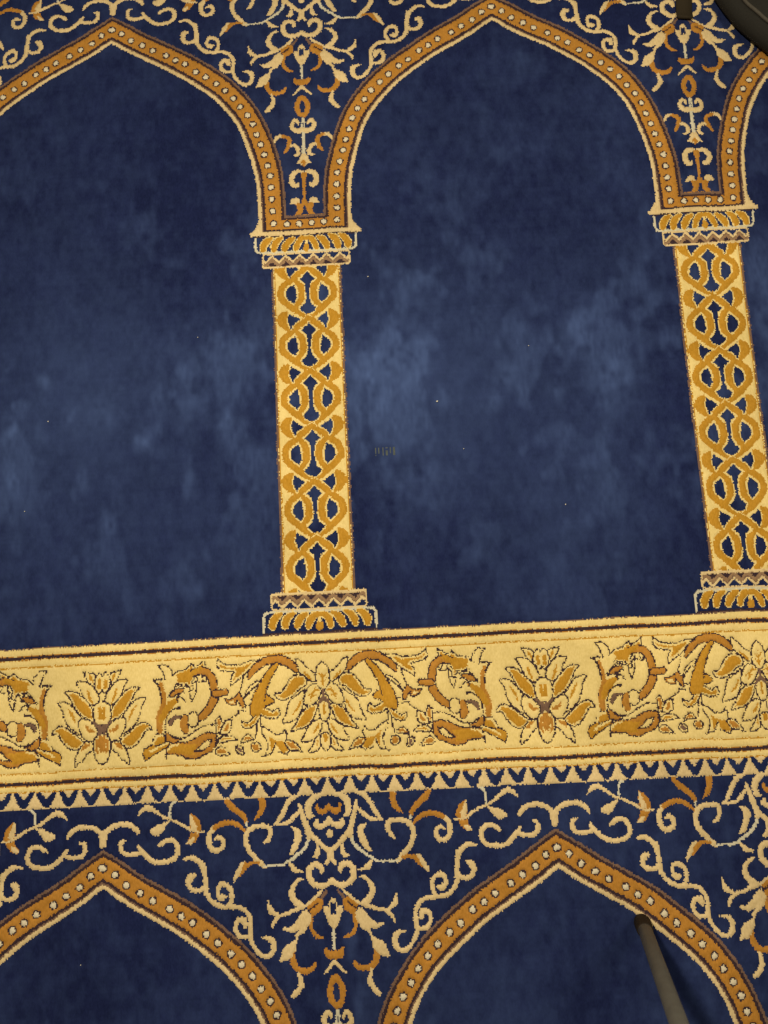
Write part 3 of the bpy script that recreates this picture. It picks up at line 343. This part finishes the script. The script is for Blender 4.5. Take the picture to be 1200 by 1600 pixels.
def inside(U, V, P):
    m = np.zeros(U.shape, bool); n = len(P)
    for i in range(n):
        x1, y1 = P[i,:2]; x2, y2 = P[(i+1) % n,:2]
        if y1 == y2: continue
        m ^= ((y1 > V) != (y2 > V)) & (U < (x2-x1)*(V-y1)/(y2-y1)+x1)
    return m
def draw(e, part, dv=0.0):
    P = np.array(e['p'], float); P[:,1] += dv
    ow = e.get('ow', 0); 
    if e['k'] == 's':
        W = np.array(e['w'])[:,None]; Q = np.hstack([P, W])
        if e.get('s', 1): Q = catmull(Q)
        s = window(Q, Q[:,2].max()+ow+1)
        if s is None: return
        U, V = GU[s], GV[s]; d = segdist(U, V, Q, Q[:,2])
        a = d <= 0
    else:
        Q = P
        if e.get('s'): Q = catmull(np.vstack([P[-2:], P, P[:2]]))[12:-12]
        s = window(Q, ow+1)
        if s is None: return
        U, V = GU[s], GV[s]; a = inside(U, V, Q); d = segdist(U, V, Q, closed=True); d = np.where(a, -d, d)
    c, p = cls[s], prt[s]
    if part == 'spandrel_panel': a = a & (p == PI_[part])
    if e.get('o') and e['l'] == 'lattice':
        k = d <= e['ow']+.5; c[k] = CI[e['o']]; p[k] = PI_[part]; a = d <= .5
    elif e.get('o'):
        k = d <= ow*.5+ (ow*.5 if e['k'] == 's' else 0); c[k] = CI[e['o']]; p[k] = PI_[part]
        a = d <= (-ow*.5 if e['k'] == 'p' else 0)
        d = d+(ow*.5 if e['k'] == 'p' else 0)
    c[a] = CI[e['c']]; p[a] = PI_[part]
    if e.get('f'): c[a & (d > -e['fw'])] = CI[e['f']]

SU, SL, TB = VS['su'], VS['sl'], VS['tb']
# arch: signed offset from the row of dots (positive = towards the niche)
dots = DATA['dots']
arch = np.array([(d[0], d[1]) for d in dots if d[1] < 345 and d[0] > 40]); arch = arch[np.argsort(arch[:,1])]
keep = [0]
for i in range(1, len(arch)):
    if np.hypot(*(arch[i]-arch[keep[-1]])) > 8: keep.append(i)
arch = arch[keep]; sm = arch.copy()
for _ in range(2): sm[1:-1] = .25*sm[:-2]+.5*sm[1:-1]+.25*sm[2:]
ac = catmull(np.vstack([[(340., -27.5)], sm[1:], [(48.6, 352.)], [(48.6, 420.)]]))
ja = slice(0, int((372-V0)/RES))
Ua, Va = GU[ja], GV[ja]
D = segdist(Ua, Va, ac)
sgn = np.interp(Va, ac[:,1], ac[:,0]); S = np.where(Ua > sgn, D, -D)
flare = 13.5*np.clip((Va-338)/28., 0, 1)**2.2
off = np.full(GU.shape, 99.); off[ja] = S
vbar = 351.0
up = np.zeros(GU.shape, bool); up[ja] = True
neck = up & (off < -13.5)
put(up & (off < -20.5) & (GV < 340), 'N', 'spandrel_panel')
put((GV < -20) & (off < -20.5), 'N', 'spandrel_panel')
A_ = up & (GV < 370)
o2 = off.copy(); o2[ja] = S
inarch = A_ & (o2 > -20.5) & (o2 < 21.5+np.pad(flare, ((0, GU.shape[0]-flare.shape[0]), (0,0))))
fl = np.pad(flare, ((0, GU.shape[0]-flare.shape[0]), (0, 0)))
put(inarch, 'O', 'pointed_arch')
put(A_ & (GV > 337) & (o2 <= -10), 'O', 'pointed_arch')
put(inarch & (o2 < -17.2) & (GV < 341), 'B'); put(inarch & (o2 >= -17.2) & (o2 < -13.2) & (GV < 341), 'K')
put(A_ & (GV > 337.5) & (GV < 341.2) & (o2 < -13.2), 'B'); put(A_ & (GV >= 341.2) & (GV < 344.2) & (o2 < -13.2), 'K')
put(A_ & (GV >= 337.5) & (GV < 344.2) & (o2 >= -16.6) & (o2 < -13.2), 'K')
put(inarch & (o2 > 10.6) & (o2 < 14.4), 'K'); put(inarch & (o2 >= 14.4) & (o2 < 16.4), 'B'); put(inarch & (o2 >= 16.2), 'C')
bar = A_ & (GV > 362.4) & (GV < 369.6) & (GU < 84-np.clip(np.abs(GV-366)-1.2, 0, 9)*2.2)
put(A_ & (GV > 359.2) & (GV < 362.6) & (GU < 62), 'K', 'pointed_arch')
put(bar, 'C', 'pointed_arch')
last = None
for d in dots:
    if last and math.hypot(d[0]-last[0], d[1]-last[1]) < 8: continue
    last = d
    for r, c in ((5.7, 'K'), (3.8, 'D')):
        put((np.hypot((GU-d[0]), (GV-d[1])) < r), c, 'pointed_arch')
# spandrel ornament: drawn over the bands' ground, clipped to the panel
for e in DATA['E']:
    if e['l'] == 'spandrel':
        draw(e, 'spandrel_panel')
# column
st, sb = VS['st'], VS['sb']
sh = (GV > st-1) & (GV < sb+1) & (GU < 51.6)
put(sh, 'Y', 'column')
per = 82.4; c_keep, p_keep = cls.copy(), prt.copy()
for k in range(-2, 6):
    for e in DATA['E']:
        if e['l'] == 'lattice': draw(e, 'column', VS['x1']+k*per)
cls = np.where(sh, cls, c_keep); prt = np.where(sh, prt, p_keep)
put(sh & (GU > 46.4) & (GU < 48.0), 'G'); put(sh & (GU > 48.6), 'B')
def rbox(u1, v1, v2, r):
    qx = np.abs(GU)-(u1-r); qy = np.abs(GV-.5*(v1+v2))-(.5*(v2-v1)-r)
    return np.hypot(np.maximum(qx, 0), np.maximum(qy, 0))+np.minimum(np.maximum(qx, qy), 0)-r
def cap_like(part, vbarside, vmid, vend, w1, w2, layer, sg):
    lo, hi = sorted((vbarside, vmid)); d = rbox(w1, lo, hi, 9.0)
    # square corners where the box meets the bar
    sq = (np.abs(GU) < w1) & (np.abs(GV-vbarside) < 9) & (GV > lo) & (GV < hi)
    m = (d <= 0) | sq; put(m, 'N', part); put(m & (d > -3.4) & ~(sq & (np.abs(GU) < w1-2.6)), 'P')
    put(m & (np.abs(GV-vbarside) < 2.4), 'K')
    lo, hi = sorted((vmid, vend)); d = rbox(w2, lo-3*(sg < 0)*0, hi, 5.0); m = (d <= 0); t = (GV-vmid)*sg
    put(m, 'C', part)
    tri = np.abs(((GU+10) % 20.2)/10.1-1)               # 0 at u=0? -> folded triangle wave
    tri = np.abs(((GU) % 20.2)/10.1-1)                  # 1 on the axis, 0 halfway
    yz = 4.5+10*tri
    z = t-yz
    put(m & (z < -2.4) & (t > 2.2) & (d < -2.4), 'N'); put(m & (z > 2.0) & (t < 21) & (d < -2.2), 'T')
    put(m & (z > 1.8) & (z < 3.2) & (t < 21) & (d < -2.2), 'B')
    put(m & (z > 8.8) & (t < 20.4) & (t > 10) & (d < -3), 'K')
    for e in DATA['E']:
        if e['l'] == layer: draw(e, part)
cap_like('capital', 369.6, 398.5, 422.6, 76.8, 65.6, 'capital', 1)
cap_like('base', 966.9, 935.0, 909.8, 79.0, 67.0, 'base', -1)
# border band
bt, bb_ = SU-13.6, SL+11.2
band = (GV > bt) & (GV < bb_); put(band, 'Y', 'border_band')
for a, b, c in ((SU-2.3, SU+2.1, 'K'), (SU-3.2, SU-2.3, 'O'), (SU+2.1, SU+3.0, 'O'), (SU+12.0, SU+13.9, 'G'), (SL-14.6, SL-12.7, 'G'), (SL-2.5, SL+2.3, 'K'),
                (SL-3.4, SL-2.5, 'O'), (SL+2.3, SL+3.2, 'O'), (SL+9.6, SL+11.2, 'G'), (bt, bt+1.6, 'B')):
    put((GV > a) & (GV < b), c)
put((GV > SU+15) & (GV < SL-15.5) & (GU > 20) & (GU < 272), 'Y', 'scroll_motif')
for l in ('scroll', 'palmette', 'lotus'):
    for e in DATA['E']:
        if e['l'] == l: draw(e, l+'_motif')
# toothed edging
te = (GV >= bb_) & (GV < TB+3); put(te, 'N', 'toothed_edging')
t = (GV-bb_)/(TB-bb_); du = np.abs((GU+15) % 30-15); dh = 15-du
put(te & (du < 1.7+10.7*np.clip(t, 0, 1)**1.5), 'C'); put(te & (dh < 7.6*(1-t/.42)), 'C')
put(te & (t > .945), 'C')
# ------------------------------------------------------------------ noise helpers
def vnoise(U, V, su, sv, seed):
    r = np.random.default_rng(seed); n = 512; T = r.random((n, n))
    x, y = U/su+1000, V/sv+1000; i, j = np.floor(x).astype(int), np.floor(y).astype(int); fx, fy = x-i, y-j
    fx, fy = fx*fx*(3-2*fx), fy*fy*(3-2*fy); i0, i1, j0, j1 = i % n, (i+1) % n, j % n, (j+1) % n
    return ((T[j0,i0]*(1-fx)+T[j0,i1]*fx)*(1-fy)+(T[j1,i0]*(1-fx)+T[j1,i1]*fx)*fy)*2-1
def lookup(U, V):
    U2 = U+.5*vnoise(U, V, 3.2, 4.5, 1)+.3*rng.standard_normal(U.shape)+.7*vnoise(U, V, 45, 60, 2)
    V2 = V+.75*vnoise(U, V, 1.8, 3.5, 3)+.3*rng.standard_normal(U.shape)+1.1*vnoise(U, V, 42, 60, 4)
    f = np.abs((U2+300) % 600-300); i = np.minimum((f/RES).astype(int), TW-1)
    j = np.minimum((((V2-V0) % HROW)/RES).astype(int), TH-1)
    row = np.floor((V2-V0)/HROW).astype(int)
    # the panel a knot belongs to follows the pattern without the knot-by-knot raggedness
    U3, V3 = U+.7*vnoise(U, V, 45, 60, 2), V+1.1*vnoise(U, V, 42, 60, 4)
    f = np.abs((U3+300) % 600-300); i3 = np.minimum((f/RES).astype(int), TW-1); j3 = np.minimum((((V3-V0) % HROW)/RES).astype(int), TH-1)
    return cls[j, i], prt[j3, i3], np.floor((V3-V0)/HROW).astype(int)
def warp(u, v):
    a = (u-300)/700; b = (v-650)/800; a = np.clip(a, -1.3, 1.3); b = np.clip(b, -1.3, 1.3)
    B = np.stack([a*a, a*b, b*b, a**3, a*a*b, a*b*b, b**3], -1)*100
    return u+B@WARP[:7], v+B@WARP[7:]
BLOBS = [(122, 575, 62, 52, 0.39), (83, 636, 38, 48, 0.29), (282, 602, 17, 21, 0.29), (397, 539, 33, 43, 0.16), (451, 615, 27, 33, 0.26), (426, 668, 48, 57, 0.16), (251, 646, 19, 19, 0.21), (354, 639, 14, 19, 0.21), (258, 540, 24, 24, 0.16), (199, 651, 14, 19, 0.2), (125, 754, 57, 76, 0.13), (223, 863, 10, 19, 0.16), (442, 819, 57, 38, 0.09), (340, 86, 14, 14, 0.18), (352, 111, 38, 24, 0.13), (273, 188, 28, 38, 0.08), (343, 242, 57, 38, 0.1), (151, 468, 57, 38, 0.13), (190, 753, 57, 57, 0.08), (-301, 635, 13, 27, 0.34), (-340, 636, 14, 24, 0.23), (-439, 653, 11, 28, 0.31), (-433, 736, 11, 24, 0.36), (-394, 659, 8, 24, 0.23), (-326, 734, 8, 21, 0.29), (-246, 682, 13, 21, 0.29), (-178, 733, 8, 30, 0.34), (-115, 661, 13, 33, 0.34), (-168, 637, 24, 33, 0.18), (-290, 801, 8, 15, 0.29), (-383, 580, 10, 11, 0.23), (-157, 569, 71, 57, 0.16), (-75, 540, 24, 57, 0.18), (-170, 879, 10, 28, 0.13), (-78, 716, 11, 19, 0.18), (667, 507, 19, 57, 0.26), (665, 567, 13, 28, 0.13), (21, 1365, 8, 24, 0.23), (32, 1430, 8, 43, 0.23), (585, 140, 28, 10, 0.18)]  # pale patches: worn pile, and shading of leaning pile painted into the colour
def wear_and_shading_at(U, V):
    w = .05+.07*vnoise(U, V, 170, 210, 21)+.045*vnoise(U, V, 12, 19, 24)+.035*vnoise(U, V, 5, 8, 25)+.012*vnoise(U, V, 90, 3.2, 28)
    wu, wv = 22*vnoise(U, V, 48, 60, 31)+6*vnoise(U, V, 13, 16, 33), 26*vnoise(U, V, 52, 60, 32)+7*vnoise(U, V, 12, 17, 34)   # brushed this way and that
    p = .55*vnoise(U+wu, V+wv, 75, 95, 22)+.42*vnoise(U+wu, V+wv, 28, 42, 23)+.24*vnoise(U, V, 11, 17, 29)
    row = np.floor((V-V0)/HROW); vl = V-row*HROW                         # mid-niche: rubbed by standing and kneeling, plus pile-lean brightness painted in
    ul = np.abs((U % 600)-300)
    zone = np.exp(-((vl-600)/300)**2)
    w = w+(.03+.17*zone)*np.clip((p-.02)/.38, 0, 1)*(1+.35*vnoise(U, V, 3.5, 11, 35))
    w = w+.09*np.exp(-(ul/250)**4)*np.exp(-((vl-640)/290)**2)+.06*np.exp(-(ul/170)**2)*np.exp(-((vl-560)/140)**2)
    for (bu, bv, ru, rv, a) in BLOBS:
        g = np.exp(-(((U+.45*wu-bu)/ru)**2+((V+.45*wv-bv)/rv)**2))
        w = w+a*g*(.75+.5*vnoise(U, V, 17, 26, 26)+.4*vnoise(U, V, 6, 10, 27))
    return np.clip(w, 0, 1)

# ------------------------------------------------------------------ the carpet
def prop(o, **k):
    for a, b in k.items(): o[a] = b
carpet = bpy.data.objects.new('prayer_carpet', None); COL.objects.link(carpet); carpet.location = (.3, -.65, 0)
prop(carpet, label='navy blue prayer carpet woven with golden pointed arches, columns and a flowered border', category='carpet')
ORG = np.array(carpet.location)
def link_mesh(name, me, parent=None):
    o = bpy.data.objects.new(name, me); COL.objects.link(o)
    if parent is not None: o.parent = parent
    return o

F0 = [-540, 798, -132, 1536]           # u0, u1, v0, v1 of the finely knotted area (what the photograph shows and a margin)
O0 = [F0[0]-600, F0[1]+600, F0[2]-501, F0[3]+501]
def grid_level(box, step, hole=None):
    nu, nv = int(round((box[1]-box[0])/step)), int(round((box[3]-box[2])/step))
    cu = box[0]+(np.arange(nu)+.5)*step; cv = box[2]+(np.arange(nv)+.5)*step
    U, V = np.meshgrid(cu, cv); c, p, row = lookup(U, V)
    # worn-through mark on the right-hand niche
    sm_ = (np.abs(U-103.9) < 16) & (np.abs(V-715.7) < 6) & (((U-103.9) % 5.4) < 2.0) & (vnoise(U, V, 3, 4, 40) > -.45) & (c == CI['N'])
    c = np.where(sm_, CI['S'], c)
    # the thin dark contours of the border are woven as broken single knots
    dz = (c == CI['K']) & np.isin(p, [PI_['palmette_motif'], PI_['lotus_motif'], PI_['scroll_motif']]) & (rng.random(c.shape) < .03)
    c = np.where(dz, CI['Y'], c)
    e = np.zeros(c.shape)
    d = c[1:] != c[:-1]; e[1:] += d; e[:-1] += d
    d = c[:,1:] != c[:,:-1]; e[:,1:] += d; e[:,:-1] += d
    e = np.minimum(e, 1)
    hc = -e*1.15-.35*(c == CI['K'])-.25*(c == CI['N'])+.35*((c == CI['C']) | (c == CI['D']))
    hc += .20*rng.standard_normal(c.shape)*(step/1.5)**.5+.14*vnoise(U, V, 3, 9, 50)+.25*vnoise(U, V, 25, 30, 51)
    pad = np.pad(hc, 1, mode='edge'); hv = .25*(pad[:-1,:-1]+pad[1:,:-1]+pad[:-1,1:]+pad[1:,1:])
    vu = box[0]+np.arange(nu+1)*step; vv_ = box[2]+np.arange(nv+1)*step
    VU, VV = np.meshgrid(vu, vv_)
    # the finely and the coarsely knotted areas meet in one smooth line of shared points
    on = (np.abs(VU-F0[0]) < .1)|(np.abs(VU-F0[1]) < .1)|(np.abs(VV-F0[2]) < .1)|(np.abs(VV-F0[3]) < .1)
    on &= (VU > F0[0]-.1) & (VU < F0[1]+.1) & (VV > F0[2]-.1) & (VV < F0[3]+.1)
    hv = np.where(on, 0, hv)
    hv = hv+2.0*vnoise(VU, VV, 230, 180, 52)+.5*vnoise(VU, VV, 60, 90, 53)+1.6*np.exp(-((VU-29-.25*(VV-978))/14)**2-((VV-978)/70)**2)
    X, Y = warp(VU, VV)
    co = np.stack([X/1000, -Y/1000, hv/1000], -1).reshape(-1, 3)
    wr = wear_and_shading_at(VU, VV).reshape(-1)
    live = np.ones(c.shape, bool)
    if hole is not None: live = ~((U > hole[0]) & (U < hole[1]) & (V > hole[2]) & (V < hole[3]))
    # part instance: which column / which arch / which half
    kc = np.round(U/600).astype(int); ka = np.floor(U/600).astype(int); kh = np.floor(U/300).astype(int)
    pn = np.array([PI_[n] for n in ('niche_field', 'pointed_arch', 'lotus_motif')])
    inst = np.where(np.isin(p, pn), ka, kc); inst = np.where(p == PI_['scroll_motif'], kh, inst)
    inst = np.where(np.isin(p, [PI_['border_band'], PI_['toothed_edging']]), 0, inst)
    j, i = np.mgrid[0:nv, 0:nu]; a = j*(nu+1)+i
    quad = np.stack([a, a+nu+1, a+nu+2, a+1], -1)
    key = (p.astype(np.int64)*1000+(row+20))*1000+(inst+100)
    m = live.reshape(-1)
    return co, wr, quad.reshape(-1, 4)[m], c.reshape(-1)[m], key.reshape(-1)[m]
levels = [grid_level(F0, 1.5), grid_level(O0, 3.0, F0)]
chunks = {}
for co, wr, quad, c, key in levels:
    order = np.argsort(key, kind='stable'); ks, st_ = np.unique(key[order], return_index=True)
    for k, s, e in zip(ks, st_, list(st_[1:])+[len(order)]):
        q = quad[order[s:e]]; idx, inv = np.unique(q, return_inverse=True)
        chunks.setdefault(int(k), []).append((co[idx], wr[idx], inv.reshape(-1, 4), c[order[s:e]]))
def build(k, parent):
    cs = chunks[k]; off_ = 0; C_, W_, Q_, M_ = [], [], [], []
    for co, wr, q, c in cs:
        C_.append(co-ORG); W_.append(wr); Q_.append(q+off_); M_.append(c); off_ += len(co)
    co, wr, q, c = np.concatenate(C_), np.concatenate(W_), np.concatenate(Q_), np.concatenate(M_)
    if len(cs) > 1:
        _, first, inv = np.unique(np.round(co*1e6).astype(np.int64), axis=0, return_index=True, return_inverse=True)
        co, wr, q = co[first], wr[first], inv.reshape(-1)[q]
    name = PARTS[k//1000000]
    me = bpy.data.meshes.new(name); me.vertices.add(len(co)); me.vertices.foreach_set('co', co.astype(np.float32).ravel())
    me.loops.add(q.size); me.loops.foreach_set('vertex_index', q.astype(np.int32).ravel())
    me.polygons.add(len(q)); me.polygons.foreach_set('loop_start', (np.arange(len(q))*4).astype(np.int32))
    me.polygons.foreach_set('loop_total', np.full(len(q), 4, np.int32))
    used = np.unique(c); remap = np.zeros(len(CLS), np.int32)
    for n, x in enumerate(used): me.materials.append(PM[CLS[x]]); remap[x] = n
    me.polygons.foreach_set('material_index', remap[c])
    at = me.attributes.new('wear_and_shading', 'FLOAT', 'POINT'); at.data.foreach_set('value', wr.astype(np.float32))
    me.update(); me.validate()
    me.polygons.foreach_set('use_smooth', np.ones(len(q), bool))
    return link_mesh(name, me, parent)
objs = {}
keys = sorted(chunks)
def kparts(k): return PARTS[k//1000000], (k//1000) % 1000-20, k % 1000-100
for k in keys:                                  # parts first, the smaller pieces that belong to them after
    n, r, i = kparts(k)
    if n in ('capital', 'base', 'palmette_motif', 'lotus_motif', 'scroll_motif'): continue
    objs[(n, r, i)] = build(k, carpet)
for k in keys:
    n, r, i = kparts(k)
    if (n, r, i) in objs: continue
    host = {'capital': ('column', r, i), 'base': ('column', r, i)}.get(n, ('border_band', r, 0))
    objs[(n, r, i)] = build(k, objs.get(host, carpet))
# backing under the pile
bm = bmesh.new()
bmesh.ops.create_cube(bm, size=1, matrix=Matrix.Translation(((O0[0]+O0[1])/2000-ORG[0], -(O0[2]+O0[3])/2000-ORG[1], -.0065)) @ Matrix.Diagonal(((O0[1]-O0[0])/1000, (O0[3]-O0[2])/1000, .005, 1)))
me = bpy.data.meshes.new('backing'); bm.to_mesh(me); bm.free(); me.materials.append(simple_mat('jute backing', (.03, .03, .05)))
link_mesh('backing', me, carpet)
# floor below
bm = bmesh.new(); bmesh.ops.create_grid(bm, x_segments=1, y_segments=1, size=6)
me = bpy.data.meshes.new('floor'); bm.to_mesh(me); bm.free(); me.materials.append(simple_mat('floor screed', (.25, .23, .2), nscale=30))
fl_o = link_mesh('floor', me); fl_o.location = (.3, -.65, -.012); fl_o['kind'] = 'structure'

# ------------------------------------------------------------------ helpers for the loose things
def to_obj(name, bm, mat, parent=None, smooth=True):
    me = bpy.data.meshes.new(name); bmesh.ops.recalc_face_normals(bm, faces=bm.faces); bm.to_mesh(me); bm.free(); me.materials.append(mat)
    for p in me.polygons: p.use_smooth = smooth
    return link_mesh(name, me, parent)
def loft(bm, rings, cap=True):
    R = [[bm.verts.new(p) for p in r] for r in rings]
    for a, b in zip(R[:-1], R[1:]):
        for i in range(len(a)): bm.faces.new((a[i], a[(i+1) % len(a)], b[(i+1) % len(b)], b[i]))
    if cap: bm.faces.new(R[0][::-1]); bm.faces.new(R[-1])
def on_floor(x, y, h=0.0):
    """world point at height h seen at photograph pixel x, y"""
    d = rgt*(x-600)/1200+dwn*(y-800)/1200+fwd; t = (h-CAM[5])/d[2]
    return np.array([CAM[3], -CAM[4], CAM[5]])+t*d
# ------------------------------------------------------------------ grey chair leg at the lower right
def tube_between(bm, p0, p1, r0, r1, n=28, seg=1, prof=None):
    p0, p1 = Vector(p0), Vector(p1); ax = (p1-p0).normalized(); a = ax.orthogonal().normalized(); b = ax.cross(a)
    prof = prof or [(i/seg, r0+(r1-r0)*i/seg) for i in range(seg+1)]
    loft(bm, [[p0+(p1-p0)*t+(a*math.cos(q*2*math.pi/n)+b*math.sin(q*2*math.pi/n))*r for q in range(n)] for t, r in prof])
pf = on_floor(1003, 1440, 0.0)
dv = rgt*(1061-600)/1200+dwn*(1600-800)/1200+fwd
pt = np.array([CAM[3], -CAM[4], CAM[5]])+.70*dv
leg = bpy.data.objects.new('chair_leg', None); COL.objects.link(leg); leg.location = pf
prop(leg, label='grey metal tube leg with a dark rubber foot standing on the carpet at lower right', category='chair leg')
ln = Vector(pt-pf); top = ln*1.4; L_ = ln.length
steel = simple_mat('dull grey enamel', (.066, .066, .064), rough=.55, spec=.35, nscale=90, bump=.12, col2=(.128, .128, .124))
rubber = simple_mat('dark rubber', (.016, .010, .006), rough=.8, spec=.2, nscale=150, bump=.25, col2=(.024, .016, .010))
bm = bmesh.new(); tube_between(bm, ln*(.030/L_), top, .0088, .0088, prof=[(0, .0084), (.003, .0088), (.4, .0088), (.997, .0088), (1, .0080)])
to_obj('tube', bm, steel, leg)
bm = bmesh.new(); fe = ln*(.040/L_)
tube_between(bm, fe*0, fe, .01, .01, prof=[(.0, .0085), (.06, .0102), (.16, .0108), (.5, .0106), (.9, .0101), (.97, .0097), (1.0, .0089)])
to_obj('rubber_foot', bm, rubber, leg)

# ------------------------------------------------------------------ black bag in the upper right corner
bag_pts = [on_floor(x, y)[:2] for x, y in ((1060, -150), (1078, -90), (1094, -40), (1116, 4), (1146, 44), (1180, 74), (1216, 100), (1262, 122), (1330, 140), (1400, 120), (1460, 60), (1490, -40), (1480, -150), (1430, -240), (1330, -290), (1220, -280), (1140, -220))]
cx_, cy_ = np.mean([p[0] for p in bag_pts]), np.mean([p[1] for p in bag_pts])
bag = bpy.data.objects.new('fabric_bag', None); COL.objects.link(bag); bag.location = (cx_, cy_, 0)
prop(bag, label='black soft fabric bag with piped seam and strap in the upper right corner', category='bag')
cv = np.array(bag_pts)-[cx_, cy_]
cl = catmull(np.vstack([cv[-2:], cv, cv[:2]]), 8)[16:-16]
def ring(s, z, wob=0.0):
    out = []
    for i, p in enumerate(cl):
        n = p/np.hypot(*p); q = p*s if s < .9 else p+n*(s-1)
        zz = z+wob*math.sin(i*.61+1.3)*math.sin(i*.17)
        out.append((q[0], q[1], zz))
    return out
black = simple_mat('black nylon', (.0085, .0078, .0068), rough=.85, spec=.25, nscale=420, bump=.35, col2=(.019, .0175, .015))
bm = bmesh.new()
loft(bm, [ring(.990, .001), ring(1.002, .006), ring(1.009, .016), ring(1.008, .026), ring(1.001, .035, .001), ring(.990, .040, .002), ring(.982, .046, .003), ring(.965, .054, .005), ring(.93, .064, .007), ring(.82, .085, .010), ring(.6, .105, .009), ring(.3, .115, .003), ring(.05, .117)])
to_obj('body', bm, black, bag)
bm = bmesh.new(); sr = ring(.992, .041, .002); nn = len(sr); rr = []
for i in range(nn):
    p = Vector(sr[i]); t = (Vector(sr[(i+1) % nn])-Vector(sr[i-1])).normalized(); s_ = t.cross(Vector((0, 0, 1))).normalized()
    rr.append([bm.verts.new(p+(s_*math.cos(a)+Vector((0, 0, 1))*math.sin(a))*.0026) for a in [k*math.pi/4 for k in range(8)]])
for i in range(nn):
    for k in range(8): bm.faces.new((rr[i][k], rr[i][(k+1) % 8], rr[(i+1) % nn][(k+1) % 8], rr[(i+1) % nn][k]))
to_obj('piping', bm, simple_mat('worn grey piping', (.030, .026, .021), rough=.75, spec=.3, nscale=300, col2=(.085, .075, .062)), bag)
sp = [on_floor(x, y, .004) for x, y in ((1070, 29), (1070, 24), (1069, 5), (1068, -20), (1068, -50), (1074, -80), (1090, -105), (1112, -120))]
bm = bmesh.new(); S_ = catmull(np.array(sp), 6); rings_ = []
for i, p in enumerate(S_):
    t = S_[min(i+1, len(S_)-1)]-S_[max(i-1, 0)]; t = Vector((t[0], t[1], 0)).normalized(); n_ = Vector((-t.y, t.x, 0))
    w_ = .0128*(1 if i > 3 else (.80, .90, .96, .99)[i]); z_ = .004+.0015*math.sin(i*.5); z_ += .012*max(0, (i-30)/12)
    rings_.append([Vector((p[0]-cx_, p[1]-cy_, z_))+n_*a*w_+Vector((0, 0, b*.0014)) for a, b in ((-1, -.6), (-.93, 1), (0, 1.25), (.93, 1), (1, -.6), (.93, -1), (-.93, -1))])
loft(bm, rings_)
to_obj('strap', bm, simple_mat('black webbing', (.018, .013, .007), rough=.85, spec=.2, nscale=500, bump=.5, col2=(.030, .022, .012)), bag)

# ------------------------------------------------------------------ specks of lint
lint_m = simple_mat('pale lint', (.50, .47, .40), rough=.95, spec=.1)
for i, (x, y, s) in enumerate(((683, 627, 1.4), (826, 540, .8), (724.6, 701, .7), (883.7, 788, .9), (75, 658.6, 1.0), (309, 527, .7), (38.5, 799, .8), (575, 432, 1.0), (126, 1508, .7))):
    bm = bmesh.new(); bmesh.ops.create_icosphere(bm, subdivisions=2, radius=.0009*s)
    for v in bm.verts: v.co = Vector((v.co.x*random.uniform(.8, 1.5), v.co.y*random.uniform(.6, 1.2), v.co.z*.6))
    o = to_obj('lint_speck', bm, lint_m); o.location = on_floor(x, y, .0006); o.rotation_euler.z = random.uniform(0, 3)
    prop(o, label='tiny pale speck of lint lying on the dark blue pile', category='lint', group='lint specks on the blue carpet pile')
